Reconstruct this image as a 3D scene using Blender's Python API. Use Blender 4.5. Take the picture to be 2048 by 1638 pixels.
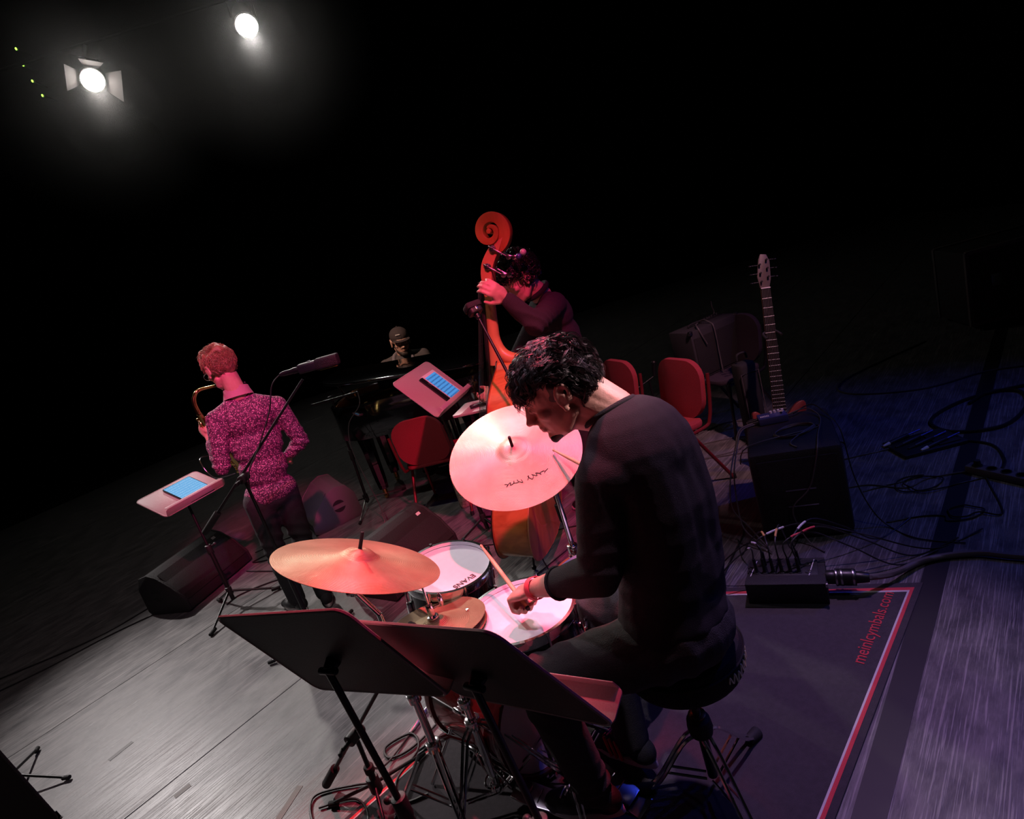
import bpy, bmesh, math, random
import numpy as np
from mathutils import Vector as V, Matrix, noise
random.seed(7); rng = np.random.default_rng(7)
for o in list(bpy.data.objects): bpy.data.objects.remove(o)
SC = bpy.context.scene; COL = SC.collection
PI = math.pi; rad = math.radians

# ------------------------------------------------------------------ camera
PITCH, ROLL, CAMZ = rad(15), rad(17.5), 1.85
cam = bpy.data.cameras.new('camera'); cam.lens = 36*1200/2048; cam.sensor_width = 36; cam.sensor_fit = 'HORIZONTAL'
cam.clip_start = .05; cam.clip_end = 100
cobj = bpy.data.objects.new('camera', cam); COL.objects.link(cobj)
fw = V((0, math.cos(PITCH), -math.sin(PITCH))); up0 = V((0, math.sin(PITCH), math.cos(PITCH))); rt0 = V((1, 0, 0))
rt = rt0*math.cos(ROLL) - up0*math.sin(ROLL); up = up0*math.cos(ROLL) + rt0*math.sin(ROLL)
mw = Matrix.Identity(4)
for i in range(3): mw[i][0], mw[i][1], mw[i][2] = rt[i], up[i], -fw[i]
mw.translation = (0, 0, CAMZ); cobj.matrix_world = mw; SC.camera = cobj

# ------------------------------------------------------------------ world and stage lamps
wd = bpy.data.worlds.new('dark_theatre'); SC.world = wd; wd.use_nodes = True
wd.node_tree.nodes['Background'].inputs[0].default_value = (.9, .8, 1, 1)
wd.node_tree.nodes['Background'].inputs[1].default_value = .0024
SC.view_settings.view_transform = 'Standard'; SC.view_settings.look = 'None'
SC.view_settings.gamma = 1; SC.view_settings.exposure = 0; SC.view_settings.use_curve_mapping = False

def spot(name, loc, target, power, color, cone, blend=.5, radius=.08):
    l = bpy.data.lights.new(name, 'SPOT'); l.energy = power; l.color = color
    l.spot_size = rad(cone); l.spot_blend = blend; l.shadow_soft_size = radius
    o = bpy.data.objects.new(name, l); COL.objects.link(o); o.location = loc
    o.rotation_euler = (V(target)-V(loc)).to_track_quat('-Z', 'Y').to_euler(); return o
L1 = (-4.515, 10.403, 5.901); L2 = (-2.064, 10.427, 5.991)
spot('lamp_backlight_a', (-4.49, 10.33, 5.86), (-.75, 2.3, .5), 620, (1, .92, .86), 24, 1.)
spot('lamp_backlight_b', (-2.05, 10.36, 5.94), (-.3, 1.9, .7), 1150, (1, .94, .90), 20, .9)
spot('lamp_side_white', (-5.6, 6.4, 4.6), (-1.85, 2.75, 0), 1300, (1, .91, .90), 32, 1.)
spot('lamp_red', (.6, -.2, 5.2), (-.15, 3.0, 1.25), 1450, (1, .06, .22), 21, .7)
spot('lamp_red_sax', (.2, -.4, 4.8), (-1.78, 3.78, 1.22), 1600, (1, .06, .21), 14, .9)
spot('lamp_red_near', (1.0, 2.9, 5.0), (-.45, 1.55, .5), 1700, (1, .07, .14), 22, 1.)
spot('lamp_key_right', (2.3, 2.1, 5.6), (.24, 1.58, 1.40), 600, (1, .60, .80), 10, 1.)
spot('lamp_key_neck', (3.4, .75, 4.3), (.215, 1.575, 1.41), 1300, (1, .68, .72), 5, 1.)
spot('lamp_top_lavender', (-.5, 1.3, 5.5), (-.2, 2.0, .8), 330, (.92, .76, 1), 18, .7)
spot('lamp_front_warm', (2.2, -.6, 5.2), (-.1, 3.3, .75), 330, (1, .60, .40), 13, .8)
spot('lamp_violet', (1.4, -1.0, 5.4), (-1.55, 3.75, 1.25), 420, (.55, .14, 1), 10, .9)
spot('lamp_violet_rug', (1.9, 2.7, 5.6), (.65, 1.75, .1), 620, (.80, .46, 1), 25, 1.)
spot('lamp_left_fill', (-.6, -1.0, 5.0), (-2.7, 3.6, .2), 150, (1, .74, .80), 36, 1.)  # fill added to lift the left wedge grille, no fixture in view
spot('lamp_blue', (4.8, 2.8, 4.6), (1.5, 2.3, 0), 170, (.05, .08, 1), 60, .9)
spot('lamp_right_dim', (3.4, -.5, 5.4), (1.9, 2.0, 0), 60, (.78, .76, 1), 40, 1.)
spot('lamp_back_right', (2.3, .8, 5.4), (1.15, 4.0, .6), 800, (1, .46, .56), 21, 1.)
spot('lamp_back_fill', (-1.0, 1.5, 6.5), (-.9, 4.3, .2), 260, (1, .93, .85), 30, 1.)
spot('lamp_piano', (-2.6, 2.4, 5.4), (-.86, 5.9, 1.05), 1000, (1, .62, .46), 13, .9)

# ------------------------------------------------------------------ materials
MATS = {}
def mat(name, col, rough=.5, metal=0., var=None, bump=None, emit=None, coat=0., spec=None, trans=0.):
    """var=(scale, other colour, contrast); bump=(scale, strength)"""
    if name in MATS: return MATS[name]
    m = bpy.data.materials.new(name); m.use_nodes = True; nt = m.node_tree; b = nt.nodes['Principled BSDF']
    b.inputs['Base Color'].default_value = (*col, 1); b.inputs['Roughness'].default_value = rough; b.inputs['Metallic'].default_value = metal
    if spec is not None: b.inputs['Specular IOR Level'].default_value = spec
    if coat: b.inputs['Coat Weight'].default_value = coat
    if trans: b.inputs['Transmission Weight'].default_value = trans
    if emit: b.inputs['Emission Color'].default_value = (*emit[0], 1); b.inputs['Emission Strength'].default_value = emit[1]
    tc = None
    if var or bump:
        tc = nt.nodes.new('ShaderNodeTexCoord')
    if var:
        n = nt.nodes.new('ShaderNodeTexNoise'); n.inputs['Scale'].default_value = var[0]; n.inputs['Detail'].default_value = 6
        nt.links.new(tc.outputs['Object'], n.inputs['Vector'])
        r = nt.nodes.new('ShaderNodeValToRGB'); c = var[2]
        r.color_ramp.elements[0].position = .5-c; r.color_ramp.elements[1].position = .5+c
        r.color_ramp.elements[0].color = (*var[1], 1); r.color_ramp.elements[1].color = (*col, 1)
        nt.links.new(n.outputs['Fac'], r.inputs['Fac']); nt.links.new(r.outputs['Color'], b.inputs['Base Color'])
    if bump:
        n = nt.nodes.new('ShaderNodeTexNoise'); n.inputs['Scale'].default_value = bump[0]; n.inputs['Detail'].default_value = 4
        nt.links.new(tc.outputs['Object'], n.inputs['Vector'])
        bp = nt.nodes.new('ShaderNodeBump'); bp.inputs['Strength'].default_value = bump[1]; bp.inputs['Distance'].default_value = .01
        nt.links.new(n.outputs['Fac'], bp.inputs['Height']); nt.links.new(bp.outputs['Normal'], b.inputs['Normal'])
    MATS[name] = m; return m
mat('black_metal', (.012, .012, .013), .38, .2)
mat('black_plastic', (.014, .014, .015), .5, 0, None, (180, .12))
mat('rubber', (.012, .012, .012), .75)
mat('chrome', (.80, .80, .82), .12, 1.)
mat('steel', (.45, .45, .46), .28, 1.)
mat('brass', (.72, .48, .17), .22, 1.)
mat('gold_plate', (.60, .38, .12), .35, .9, (8, (.35, .2, .06), .3))
mat('skin', (.62, .38, .29), .5, 0, (30, (.55, .30, .23), .3), (90, .12))
mat('black_cotton', (.013, .0115, .0145), .9, 0, (70, (.009, .008, .010), .3), (420, .35))
mat('black_wool', (.026, .019, .025), .95, 0, None, (300, .5))
mat('dark_denim', (.022, .021, .025), .85, 0, (60, (.013, .013, .016), .3), (320, .4))
mat('grey_denim', (.040, .038, .040), .85, 0, (40, (.026, .025, .026), .3), (320, .4))
mat('stand_paint', (.44, .33, .34), .42, 0, (260, (.36, .26, .27), .3), (220, .08))
mat('stand_back', (.020, .017, .017), .6, 0, None, (240, .15))
mat('red_fabric', (.42, .035, .05), .9, 0, (240, (.28, .02, .03), .3), (350, .4))
mat('dark_fabric', (.04, .025, .035), .9, 0, (240, (.025, .016, .022), .3), (350, .4))
mat('red_tube', (.20, .02, .025), .35, .3)
mat('piano_black', (.006, .006, .007), .08, 0, coat=1.)
mat('drum_head', (.82, .78, .80), .55, 0, (40, (.76, .72, .74), .3), (400, .05))
mat('shell_black', (.010, .010, .014), .15, 0, coat=.8)
mat('shell_red', (.16, .012, .014), .2, 0, (14, (.07, .006, .008), .3), coat=.8)
mat('stick_wood', (.72, .47, .27), .45, 0, (24, (.6, .37, .2), .3))
mat('carpet_grille', (.014, .012, .012), .9, 0, None, (260, .7))
mat('cabinet', (.016, .015, .016), .7, 0, None, (220, .5))
mat('monitor_grey', (.14, .12, .12), .75, 0, None, (260, .4))
mat('screen_frame_black', (.01, .01, .012), .2)
mat('screen_frame_white', (.75, .72, .74), .35)
mat('cable_black', (.016, .016, .017), .45)
mat('cable_grey', (.10, .09, .09), .5)
mat('tape_white', (.32, .30, .28), .7)
mat('tape_dark', (.012, .011, .012), .5)
mat('tag_red', (.6, .05, .07), .6)
mat('tag_orange', (.65, .33, .12), .6)
mat('tag_white', (.75, .72, .72), .6)
mat('ink', (.015, .012, .014), .6)
mat('print_gold', (.85, .74, .48), .5)
mat('rug_red', (.75, .07, .09), .95, 0, None, (500, .6))
mat('rug_white', (.72, .66, .68), .95, 0, None, (500, .6))
mat('eye_white', (.7, .65, .62), .2)
mat('pupil', (.01, .008, .007), .1)
mat('ebony', (.012, .010, .009), .35)
mat('string_steel', (.55, .52, .5), .3, 1.)
mat('cap_cloth', (.055, .042, .045), .9, 0, None, (300, .4))
mat('sweater_dark', (.085, .075, .08), .9, 0, None, (300, .4))
mat('collar_lit_pink', (.42, .20, .25), .8, 0, None, (200, .2))  # plain collar cloth, with the strong light on it put into the colour
mat('vest_grey', (.20, .18, .21), .9, 0, None, (300, .4))
mat('lens_glass', (.9, .9, .9), .05, trans=.95)
mat('wrist_red', (.75, .06, .10), .6)
mat('sole', (.55, .5, .48), .7)
mat('velvet', (.006, .006, .007), 1., 0, None, (60, .5), spec=.05)
mat('amp_tolex', (.03, .027, .03), .7, 0, None, (400, .5))
mat('cream_cloth', (.55, .5, .4), .9, 0, (60, (.25, .22, .16), .1))
mat('blue_steel', (.10, .12, .35), .35, .6)

def wood(name, c1, c2, scale, rough=.3, coat=.5, stretch=(1, 1, .08)):
    m = bpy.data.materials.new(name); m.use_nodes = True; nt = m.node_tree; b = nt.nodes['Principled BSDF']
    tc = nt.nodes.new('ShaderNodeTexCoord'); mp = nt.nodes.new('ShaderNodeMapping'); mp.inputs['Scale'].default_value = stretch
    n = nt.nodes.new('ShaderNodeTexNoise'); n.inputs['Scale'].default_value = scale; n.inputs['Detail'].default_value = 8; n.inputs['Distortion'].default_value = .6
    r = nt.nodes.new('ShaderNodeValToRGB'); r.color_ramp.elements[0].color = (*c1, 1); r.color_ramp.elements[1].color = (*c2, 1)
    r.color_ramp.elements[0].position = .3; r.color_ramp.elements[1].position = .7
    nt.links.new(tc.outputs['Object'], mp.inputs[0]); nt.links.new(mp.outputs[0], n.inputs['Vector'])
    nt.links.new(n.outputs['Fac'], r.inputs['Fac']); nt.links.new(r.outputs['Color'], b.inputs['Base Color'])
    b.inputs['Roughness'].default_value = rough; b.inputs['Coat Weight'].default_value = coat; MATS[name] = m
wood('bass_wood', (.42, .13, .035), (.62, .24, .07), 16, .32, .5)
wood('bass_rib', (.40, .12, .035), (.66, .26, .08), 22, .3, .5, (.12, 1, 1))
wood('maple_neck', (.5, .2, .08), (.62, .28, .12), 10, .35, .3)
wood('guitar_wood', (.16, .02, .02), (.25, .05, .04), 10, .3, .6)
wood('head_wood', (.11, .085, .08), (.17, .135, .125), 12, .5, .1)

def cymbal_mat(name, c1, c2, rough=.42):
    m = bpy.data.materials.new(name); m.use_nodes = True; nt = m.node_tree; b = nt.nodes['Principled BSDF']
    tc = nt.nodes.new('ShaderNodeTexCoord')
    w = nt.nodes.new('ShaderNodeTexWave'); w.wave_type = 'RINGS'; w.rings_direction = 'Z'; w.inputs['Scale'].default_value = 95
    w.inputs['Distortion'].default_value = .6; w.inputs['Detail'].default_value = 2
    n = nt.nodes.new('ShaderNodeTexNoise'); n.inputs['Scale'].default_value = 34; n.inputs['Detail'].default_value = 3
    n2 = nt.nodes.new('ShaderNodeTexNoise'); n2.inputs['Scale'].default_value = 7; n2.inputs['Detail'].default_value = 5
    for x in (w, n, n2): nt.links.new(tc.outputs['Object'], x.inputs['Vector'])
    r = nt.nodes.new('ShaderNodeValToRGB'); r.color_ramp.elements[0].color = (*c1, 1); r.color_ramp.elements[1].color = (*c2, 1)
    r.color_ramp.elements[0].position = .35; r.color_ramp.elements[1].position = .65
    nt.links.new(n2.outputs['Fac'], r.inputs['Fac']); nt.links.new(r.outputs['Color'], b.inputs['Base Color'])
    mx = nt.nodes.new('ShaderNodeMath'); mx.operation = 'MULTIPLY_ADD'; mx.inputs[1].default_value = 1.4
    nt.links.new(n.outputs['Fac'], mx.inputs[0]); nt.links.new(w.outputs['Fac'], mx.inputs[2])
    bp = nt.nodes.new('ShaderNodeBump'); bp.inputs['Strength'].default_value = .34; bp.inputs['Distance'].default_value = .003
    nt.links.new(mx.outputs[0], bp.inputs['Height']); nt.links.new(bp.outputs['Normal'], b.inputs['Normal'])
    b.inputs['Metallic'].default_value = .72; b.inputs['Roughness'].default_value = rough
    MATS[name] = m
cymbal_mat('cymbal_bronze', (.66, .48, .33), (.80, .62, .46))
cymbal_mat('cymbal_brown', (.46, .29, .17), (.60, .40, .25))
cymbal_mat('cymbal_dark', (.24, .16, .09), (.33, .23, .13), .6)

def shirt_mat():
    m = bpy.data.materials.new('print_shirt'); m.use_nodes = True; nt = m.node_tree; b = nt.nodes['Principled BSDF']
    tc = nt.nodes.new('ShaderNodeTexCoord')
    v = nt.nodes.new('ShaderNodeTexVoronoi'); v.inputs['Scale'].default_value = 105; v.inputs['Randomness'].default_value = 1
    n = nt.nodes.new('ShaderNodeTexNoise'); n.inputs['Scale'].default_value = 55; n.inputs['Detail'].default_value = 6
    r = nt.nodes.new('ShaderNodeValToRGB'); e = r.color_ramp.elements
    e[0].position = .24; e[0].color = (.62, .30, .42, 1); e[1].position = .40; e[1].color = (.06, .012, .045, 1)
    r2 = nt.nodes.new('ShaderNodeValToRGB'); e = r2.color_ramp.elements
    e[0].position = .48; e[0].color = (.06, .012, .045, 1); e[1].position = .66; e[1].color = (.22, .07, .15, 1)
    mx = nt.nodes.new('ShaderNodeMix'); mx.data_type = 'RGBA'; mx.blend_type = 'LIGHTEN'; mx.inputs[0].default_value = 1
    nt.links.new(tc.outputs['Object'], v.inputs['Vector']); nt.links.new(tc.outputs['Object'], n.inputs['Vector'])
    nt.links.new(v.outputs['Distance'], r.inputs['Fac']); nt.links.new(n.outputs['Fac'], r2.inputs['Fac'])
    nt.links.new(r.outputs['Color'], mx.inputs[6]); nt.links.new(r2.outputs['Color'], mx.inputs[7])
    nt.links.new(mx.outputs[2], b.inputs['Base Color']); b.inputs['Roughness'].default_value = .8; MATS['print_shirt'] = m
shirt_mat()

def hair_mat(name, c, rough=.38):
    mat(name, c, rough, 0, (40, tuple(x*.6 for x in c), .3))
hair_mat('hair_dark', (.020, .016, .016), .45); hair_mat('hair_auburn', (.30, .15, .08), .55); hair_mat('hair_black', (.016, .012, .014)); hair_mat('beard', (.03, .02, .018), .6)

def floor_mat():
    m = bpy.data.materials.new('stage_vinyl'); m.use_nodes = True; nt = m.node_tree; b = nt.nodes['Principled BSDF']
    tc = nt.nodes.new('ShaderNodeTexCoord')
    def streak(rot, sx, sy, scale, lo, hi):
        mp = nt.nodes.new('ShaderNodeMapping'); mp.inputs['Rotation'].default_value = (0, 0, rot); mp.inputs['Scale'].default_value = (sx, sy, 1)
        n = nt.nodes.new('ShaderNodeTexNoise'); n.inputs['Scale'].default_value = scale; n.inputs['Detail'].default_value = 7; n.inputs['Distortion'].default_value = .5
        nt.links.new(tc.outputs['Object'], mp.inputs[0]); nt.links.new(mp.outputs[0], n.inputs['Vector'])
        r = nt.nodes.new('ShaderNodeValToRGB'); r.color_ramp.elements[0].position = lo; r.color_ramp.elements[1].position = hi
        nt.links.new(n.outputs['Fac'], r.inputs['Fac']); return r
    s1 = streak(-.77, 3.5, 22, 9, .40, .80)     # light scuffs along the strips
    s2 = streak(-1.2, .5, 26, 7, .57, .63)       # crossing scratches
    s3 = streak(-.35, .4, 26, 6, .58, .64)
    s4 = streak(.5, 1, 1.6, 7, .35, .65)         # broad wear
    add = nt.nodes.new('ShaderNodeMath'); add.operation = 'MAXIMUM'
    nt.links.new(s2.outputs['Color'], add.inputs[0]); nt.links.new(s3.outputs['Color'], add.inputs[1])
    add2 = nt.nodes.new('ShaderNodeMath'); add2.operation = 'MULTIPLY_ADD'; add2.inputs[1].default_value = .20
    nt.links.new(s1.outputs['Color'], add2.inputs[0])
    mul = nt.nodes.new('ShaderNodeMath'); mul.operation = 'MULTIPLY'; mul.inputs[1].default_value = .6
    nt.links.new(add.outputs[0], mul.inputs[0]); nt.links.new(mul.outputs[0], add2.inputs[2])
    w = nt.nodes.new('ShaderNodeMath'); w.operation = 'MULTIPLY_ADD'; w.inputs[1].default_value = .3
    nt.links.new(s4.outputs['Color'], w.inputs[0]); nt.links.new(add2.outputs[0], w.inputs[2])
    r = nt.nodes.new('ShaderNodeValToRGB'); r.color_ramp.elements[0].color = (.066, .064, .068, 1); r.color_ramp.elements[1].color = (.29, .272, .268, 1)
    nt.links.new(w.outputs[0], r.inputs['Fac']); nt.links.new(r.outputs['Color'], b.inputs['Base Color'])
    rr = nt.nodes.new('ShaderNodeMapRange'); rr.inputs[3].default_value = .36; rr.inputs[4].default_value = .58
    nt.links.new(w.outputs[0], rr.inputs[0]); nt.links.new(rr.outputs[0], b.inputs['Roughness'])
    bp = nt.nodes.new('ShaderNodeBump'); bp.inputs['Strength'].default_value = .25; bp.inputs['Distance'].default_value = .002
    nt.links.new(w.outputs[0], bp.inputs['Height']); nt.links.new(bp.outputs['Normal'], b.inputs['Normal'])
    MATS['stage_vinyl'] = m
floor_mat()
mat('rug_pile', (.090, .078, .090), .97, 0, (55, (.066, .057, .066), .3), (600, .8))

def score_mat(name='tablet_page', c1=(.07, .33, .80), c2=(.02, .12, .36), amp=.22, st=.85):
    """a lit tablet page: pale blue with rows of dark notation"""
    m = bpy.data.materials.new(name); m.use_nodes = True; nt = m.node_tree; b = nt.nodes['Principled BSDF']
    tc = nt.nodes.new('ShaderNodeTexCoord'); sp = nt.nodes.new('ShaderNodeSeparateXYZ'); nt.links.new(tc.outputs['Object'], sp.inputs[0])
    w = nt.nodes.new('ShaderNodeMath'); w.operation = 'MULTIPLY'; w.inputs[1].default_value = 2*PI/.026; nt.links.new(sp.outputs['Y'], w.inputs[0])
    s = nt.nodes.new('ShaderNodeMath'); s.operation = 'SINE'; nt.links.new(w.outputs[0], s.inputs[0])
    n = nt.nodes.new('ShaderNodeTexNoise'); n.inputs['Scale'].default_value = 160; n.inputs['Detail'].default_value = 3; nt.links.new(tc.outputs['Object'], n.inputs['Vector'])
    a = nt.nodes.new('ShaderNodeMath'); a.operation = 'MULTIPLY_ADD'; a.inputs[1].default_value = amp
    nt.links.new(s.outputs[0], a.inputs[0]); nt.links.new(n.outputs['Fac'], a.inputs[2])
    r = nt.nodes.new('ShaderNodeValToRGB'); e = r.color_ramp.elements
    e[0].position = .52; e[0].color = (*c1, 1); e[1].position = .72; e[1].color = (*c2, 1)
    nt.links.new(a.outputs[0], r.inputs['Fac']); nt.links.new(r.outputs['Color'], b.inputs['Emission Color'])
    b.inputs['Base Color'].default_value = (.02, .03, .05, 1); b.inputs['Roughness'].default_value = .15; b.inputs['Emission Strength'].default_value = st
    MATS[name] = m
score_mat()
score_mat('tablet_page_pale', (.12, .40, .72), (.35, .60, .85), .12, 1.)

# ------------------------------------------------------------------ mesh helpers
def frame(n, hint=(0, 0, 1)):
    """3x3 with columns x,y,z where z = n"""
    z = V(n).normalized(); h = V(hint)
    if abs(z.dot(h.normalized())) > .98: h = V((0, 1, 0)) if abs(z.y) < .9 else V((1, 0, 0))
    x = h.cross(z).normalized(); y = z.cross(x)
    return Matrix((x, y, z)).transposed()
def rotz(a): return Matrix.Rotation(a, 3, 'Z')
class MB:
    def __init__(s): s.v = []; s.f = []
    def add(s, vs, fs):
        k = len(s.v); s.v += [tuple(p) for p in vs]; s.f += [tuple(i+k for i in f) for f in fs]; return s
    def box(s, c, d, m=None):
        c = V(c); vs = []
        for x in (-.5, .5):
            for y in (-.5, .5):
                for z in (-.5, .5):
                    p = V((x*d[0], y*d[1], z*d[2])); vs.append(c+(m @ p if m else p))
        return s.add(vs, [(0, 1, 3, 2), (4, 6, 7, 5), (0, 4, 5, 1), (2, 3, 7, 6), (0, 2, 6, 4), (1, 5, 7, 3)])
    def cyl(s, a, b, r0, r1=None, n=14):
        a, b = V(a), V(b); r1 = r0 if r1 is None else r1
        m = frame(b-a); vs = []
        for i in range(n):
            t = 2*PI*i/n; d = m @ V((math.cos(t), math.sin(t), 0)); vs += [a+d*r0, b+d*r1]
        fs = [(2*i, 2*((i+1) % n), 2*((i+1) % n)+1, 2*i+1) for i in range(n)]
        fs += [tuple(2*i for i in reversed(range(n))), tuple(2*i+1 for i in range(n))]
        return s.add(vs, fs)
    def tube(s, pts, r, n=8, closed=False):
        P = [V(p) for p in pts]; N = len(P); R = r if isinstance(r, (list, tuple)) else [r]*N
        vs = []; t0 = None; x = None
        for i in range(N):
            if closed: t = (P[(i+1) % N]-P[i-1]).normalized()
            else: t = (P[min(i+1, N-1)]-P[max(i-1, 0)]).normalized()
            if x is None: x = frame(t).col[0].copy()
            x = (x-t*x.dot(t)); x = x.normalized() if x.length > 1e-6 else frame(t).col[0].copy()
            y = t.cross(x)
            for k in range(n):
                a = 2*PI*k/n; vs.append(P[i]+(x*math.cos(a)+y*math.sin(a))*R[i])
        fs = []
        for i in range(N if closed else N-1):
            j = (i+1) % N
            for k in range(n): fs.append((i*n+k, i*n+(k+1) % n, j*n+(k+1) % n, j*n+k))
        if not closed: fs += [tuple(reversed(range(n))), tuple((N-1)*n+k for k in range(n))]
        return s.add(vs, fs)
    def lathe(s, prof, c=(0, 0, 0), m=None, n=32, close=True):
        c = V(c); vs = []; m = m or Matrix.Identity(3)
        for r, z in prof:
            for k in range(n):
                a = 2*PI*k/n; vs.append(c+m @ V((r*math.cos(a), r*math.sin(a), z)))
        fs = []
        for i in range(len(prof)-1):
            for k in range(n): fs.append((i*n+k, i*n+(k+1) % n, (i+1)*n+(k+1) % n, (i+1)*n+k))
        if close: fs += [tuple(reversed(range(n))), tuple((len(prof)-1)*n+k for k in range(n))]
        return s.add(vs, fs)
    def ell(s, c, r, m=None, n=16, k=10):
        c = V(c); m = m or Matrix.Identity(3); vs = [c+m @ V((0, 0, -r[2]))]
        for i in range(1, k):
            t = PI*i/k-PI/2
            for j in range(n):
                a = 2*PI*j/n; vs.append(c+m @ V((r[0]*math.cos(t)*math.cos(a), r[1]*math.cos(t)*math.sin(a), r[2]*math.sin(t))))
        vs.append(c+m @ V((0, 0, r[2]))); fs = []
        for j in range(n): fs.append((0, 1+(j+1) % n, 1+j))
        for i in range(k-2):
            for j in range(n): fs.append((1+i*n+j, 1+i*n+(j+1) % n, 1+(i+1)*n+(j+1) % n, 1+(i+1)*n+j))
        b = 1+(k-2)*n; e = len(vs)-1
        for j in range(n): fs.append((b+j, b+(j+1) % n, e))
        return s.add(vs, fs)
    def cap(s, a, b, r0, r1=None):
        r1 = r0 if r1 is None else r1; a, b = V(a), V(b)
        if (b-a).length > 1e-5: s.cyl(a, b, r0, r1, 16)
        s.ell(a, (r0,)*3, None, 14, 8); return s.ell(b, (r1,)*3, None, 14, 8)
    def prism(s, poly, z0, z1, c=(0, 0, 0), m=None):
        c = V(c); m = m or Matrix.Identity(3); n = len(poly)
        vs = [c+m @ V((x, y, z0)) for x, y in poly]+[c+m @ V((x, y, z1)) for x, y in poly]
        fs = [tuple(reversed(range(n))), tuple(range(n, 2*n))]+[(i, (i+1) % n, n+(i+1) % n, n+i) for i in range(n)]
        return s.add(vs, fs)
    def mesh(s, name, smooth=35, bevel=0, seg=2):
        me = bpy.data.meshes.new(name); bm = bmesh.new()
        vv = [bm.verts.new(p) for p in s.v]
        for f in s.f:
            try: bm.faces.new([vv[i] for i in f])
            except ValueError: pass
        bmesh.ops.recalc_face_normals(bm, faces=bm.faces)
        if bevel:
            es = [e for e in bm.edges if len(e.link_faces) == 2 and e.calc_face_angle(0) > rad(28)]
            bmesh.ops.bevel(bm, geom=es, offset=bevel, segments=seg, affect='EDGES', profile=.5, clamp_overlap=True)
        if smooth:
            for e in bm.edges: e.smooth = not (len(e.link_faces) == 2 and e.calc_face_angle(0) > rad(smooth))
            for f in bm.faces: f.smooth = True
        bm.to_mesh(me); bm.free(); return me
def put(name, me, m, parent=None):
    o = bpy.data.objects.new(name, me)
    if m: me.materials.clear(); me.materials.append(MATS[m] if isinstance(m, str) else m)
    COL.objects.link(o)
    if parent: o.parent = parent; o.matrix_parent_inverse = Matrix.Identity(4)
    return o
def part(name, mb, m, parent, bevel=0, smooth=35, label=None):
    """part meshes are given in the coordinates of the thing they belong to"""
    o = put(name, mb.mesh(name, smooth, bevel), m, parent)
    if label: o['label'] = label
    return o
def tag(o, label, cat, group=None):
    o['label'] = label; o['category'] = cat
    if group: o['group'] = group
    return o
def thing(name, label, cat, loc=(0, 0, 0), rz=0, group=None):
    o = bpy.data.objects.new(name, None); o.empty_display_size = .1; COL.objects.link(o); o.location = loc; o.rotation_euler = (0, 0, rz)
    return tag(o, label, cat, group)
class W:
    """world-space part builder: meshes written in world coordinates under a thing whose base is at loc"""
    def __init__(s, root): s.root = root; bpy.context.view_layer.update(); s.inv = root.matrix_world.inverted()
    def part(s, name, mb, m, bevel=0, smooth=35, label=None, parent=None):
        mb.v = [tuple(s.inv @ V(p)) for p in mb.v]
        o = put(name, mb.mesh(name, smooth, bevel), m, parent or s.root)
        if label: o['label'] = label
        return o
def copy_tree(o, parent=None):
    c = o.copy(); COL.objects.link(c)
    if parent: c.parent = parent
    for ch in o.children: copy_tree(ch, c)
    return c
def struct(name, mb, m, parent=None, bevel=0, smooth=0):
    o = put(name, mb.mesh(name, smooth, bevel), m, parent)
    if not parent: o['kind'] = 'structure'
    return o
def spline(pts, n=8):
    P = [V(p) for p in pts]; out = []
    for i in range(len(P)-1):
        a, b, c, d = P[max(i-1, 0)], P[i], P[i+1], P[min(i+2, len(P)-1)]
        for k in range(n):
            t = k/n; out.append(.5*((2*b)+(c-a)*t+(2*a-5*b+4*c-d)*t*t+(3*b-a-3*c+d)*t**3))
    return out+[P[-1]]
def text_mesh(s, size, depth=.0008):
    cu = bpy.data.curves.new('lettering', 'FONT'); cu.body = s; cu.size = size; cu.extrude = depth; cu.align_x = 'CENTER'; cu.align_y = 'CENTER'
    o = bpy.data.objects.new('lettering', cu); COL.objects.link(o); bpy.context.view_layer.update()
    me = bpy.data.meshes.new_from_object(o.evaluated_get(bpy.context.evaluated_depsgraph_get()))
    bpy.data.objects.remove(o); return me
def letters(name, s, size, pos, xdir, ydir, m, parent, sx=1.):
    me = text_mesh(s, size); x, y = V(xdir).normalized(), V(ydir).normalized(); z = x.cross(y)
    M = Matrix((x*sx, y, z)).transposed().to_4x4(); M.translation = V(pos)
    bpy.context.view_layer.update()
    me.transform((parent.matrix_world.inverted() if parent else Matrix.Identity(4)) @ M)
    return put(name, me, m, parent)
# ------------------------------------------------------------------ the setting
fl_ = MB().box((0, 6, -.03), (26, 28, .04)); floor = struct('floor', fl_, 'tape_dark')
sd = V((.717, .697, 0)).normalized(); sn = V((sd.y, -sd.x, 0))          # the vinyl strips run diagonally
mS = Matrix((sd, sn, V((0, 0, 1)))).transposed()
strip_me = None
for k in range(-9, 9):
    q = -.5+1.31*(k+.5)
    if strip_me is None:
        mb = MB().box((0, 0, -.005), (24, 1.304, .010)); strip_me = mb.mesh('vinyl_strip', 0, .0008, 1)
        strip_me.materials.append(MATS['stage_vinyl'])
    o = bpy.data.objects.new('vinyl_strip', strip_me); COL.objects.link(o); o.parent = floor
    M = mS.to_4x4(); M.translation = sn*q+sd*3.2; o.matrix_local = M
struct('wall_back', MB().box((0, 13, 4), (26, .1, 9)), 'velvet')
struct('wall_left', MB().box((-12.5, 5, 4), (.1, 22, 9)), 'velvet')
struct('wall_right', MB().box((9, 5, 4), (.1, 22, 9)), 'velvet')
struct('ceiling', MB().box((0, 6, 8.6), (26, 26, .1)), 'velvet')

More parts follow.
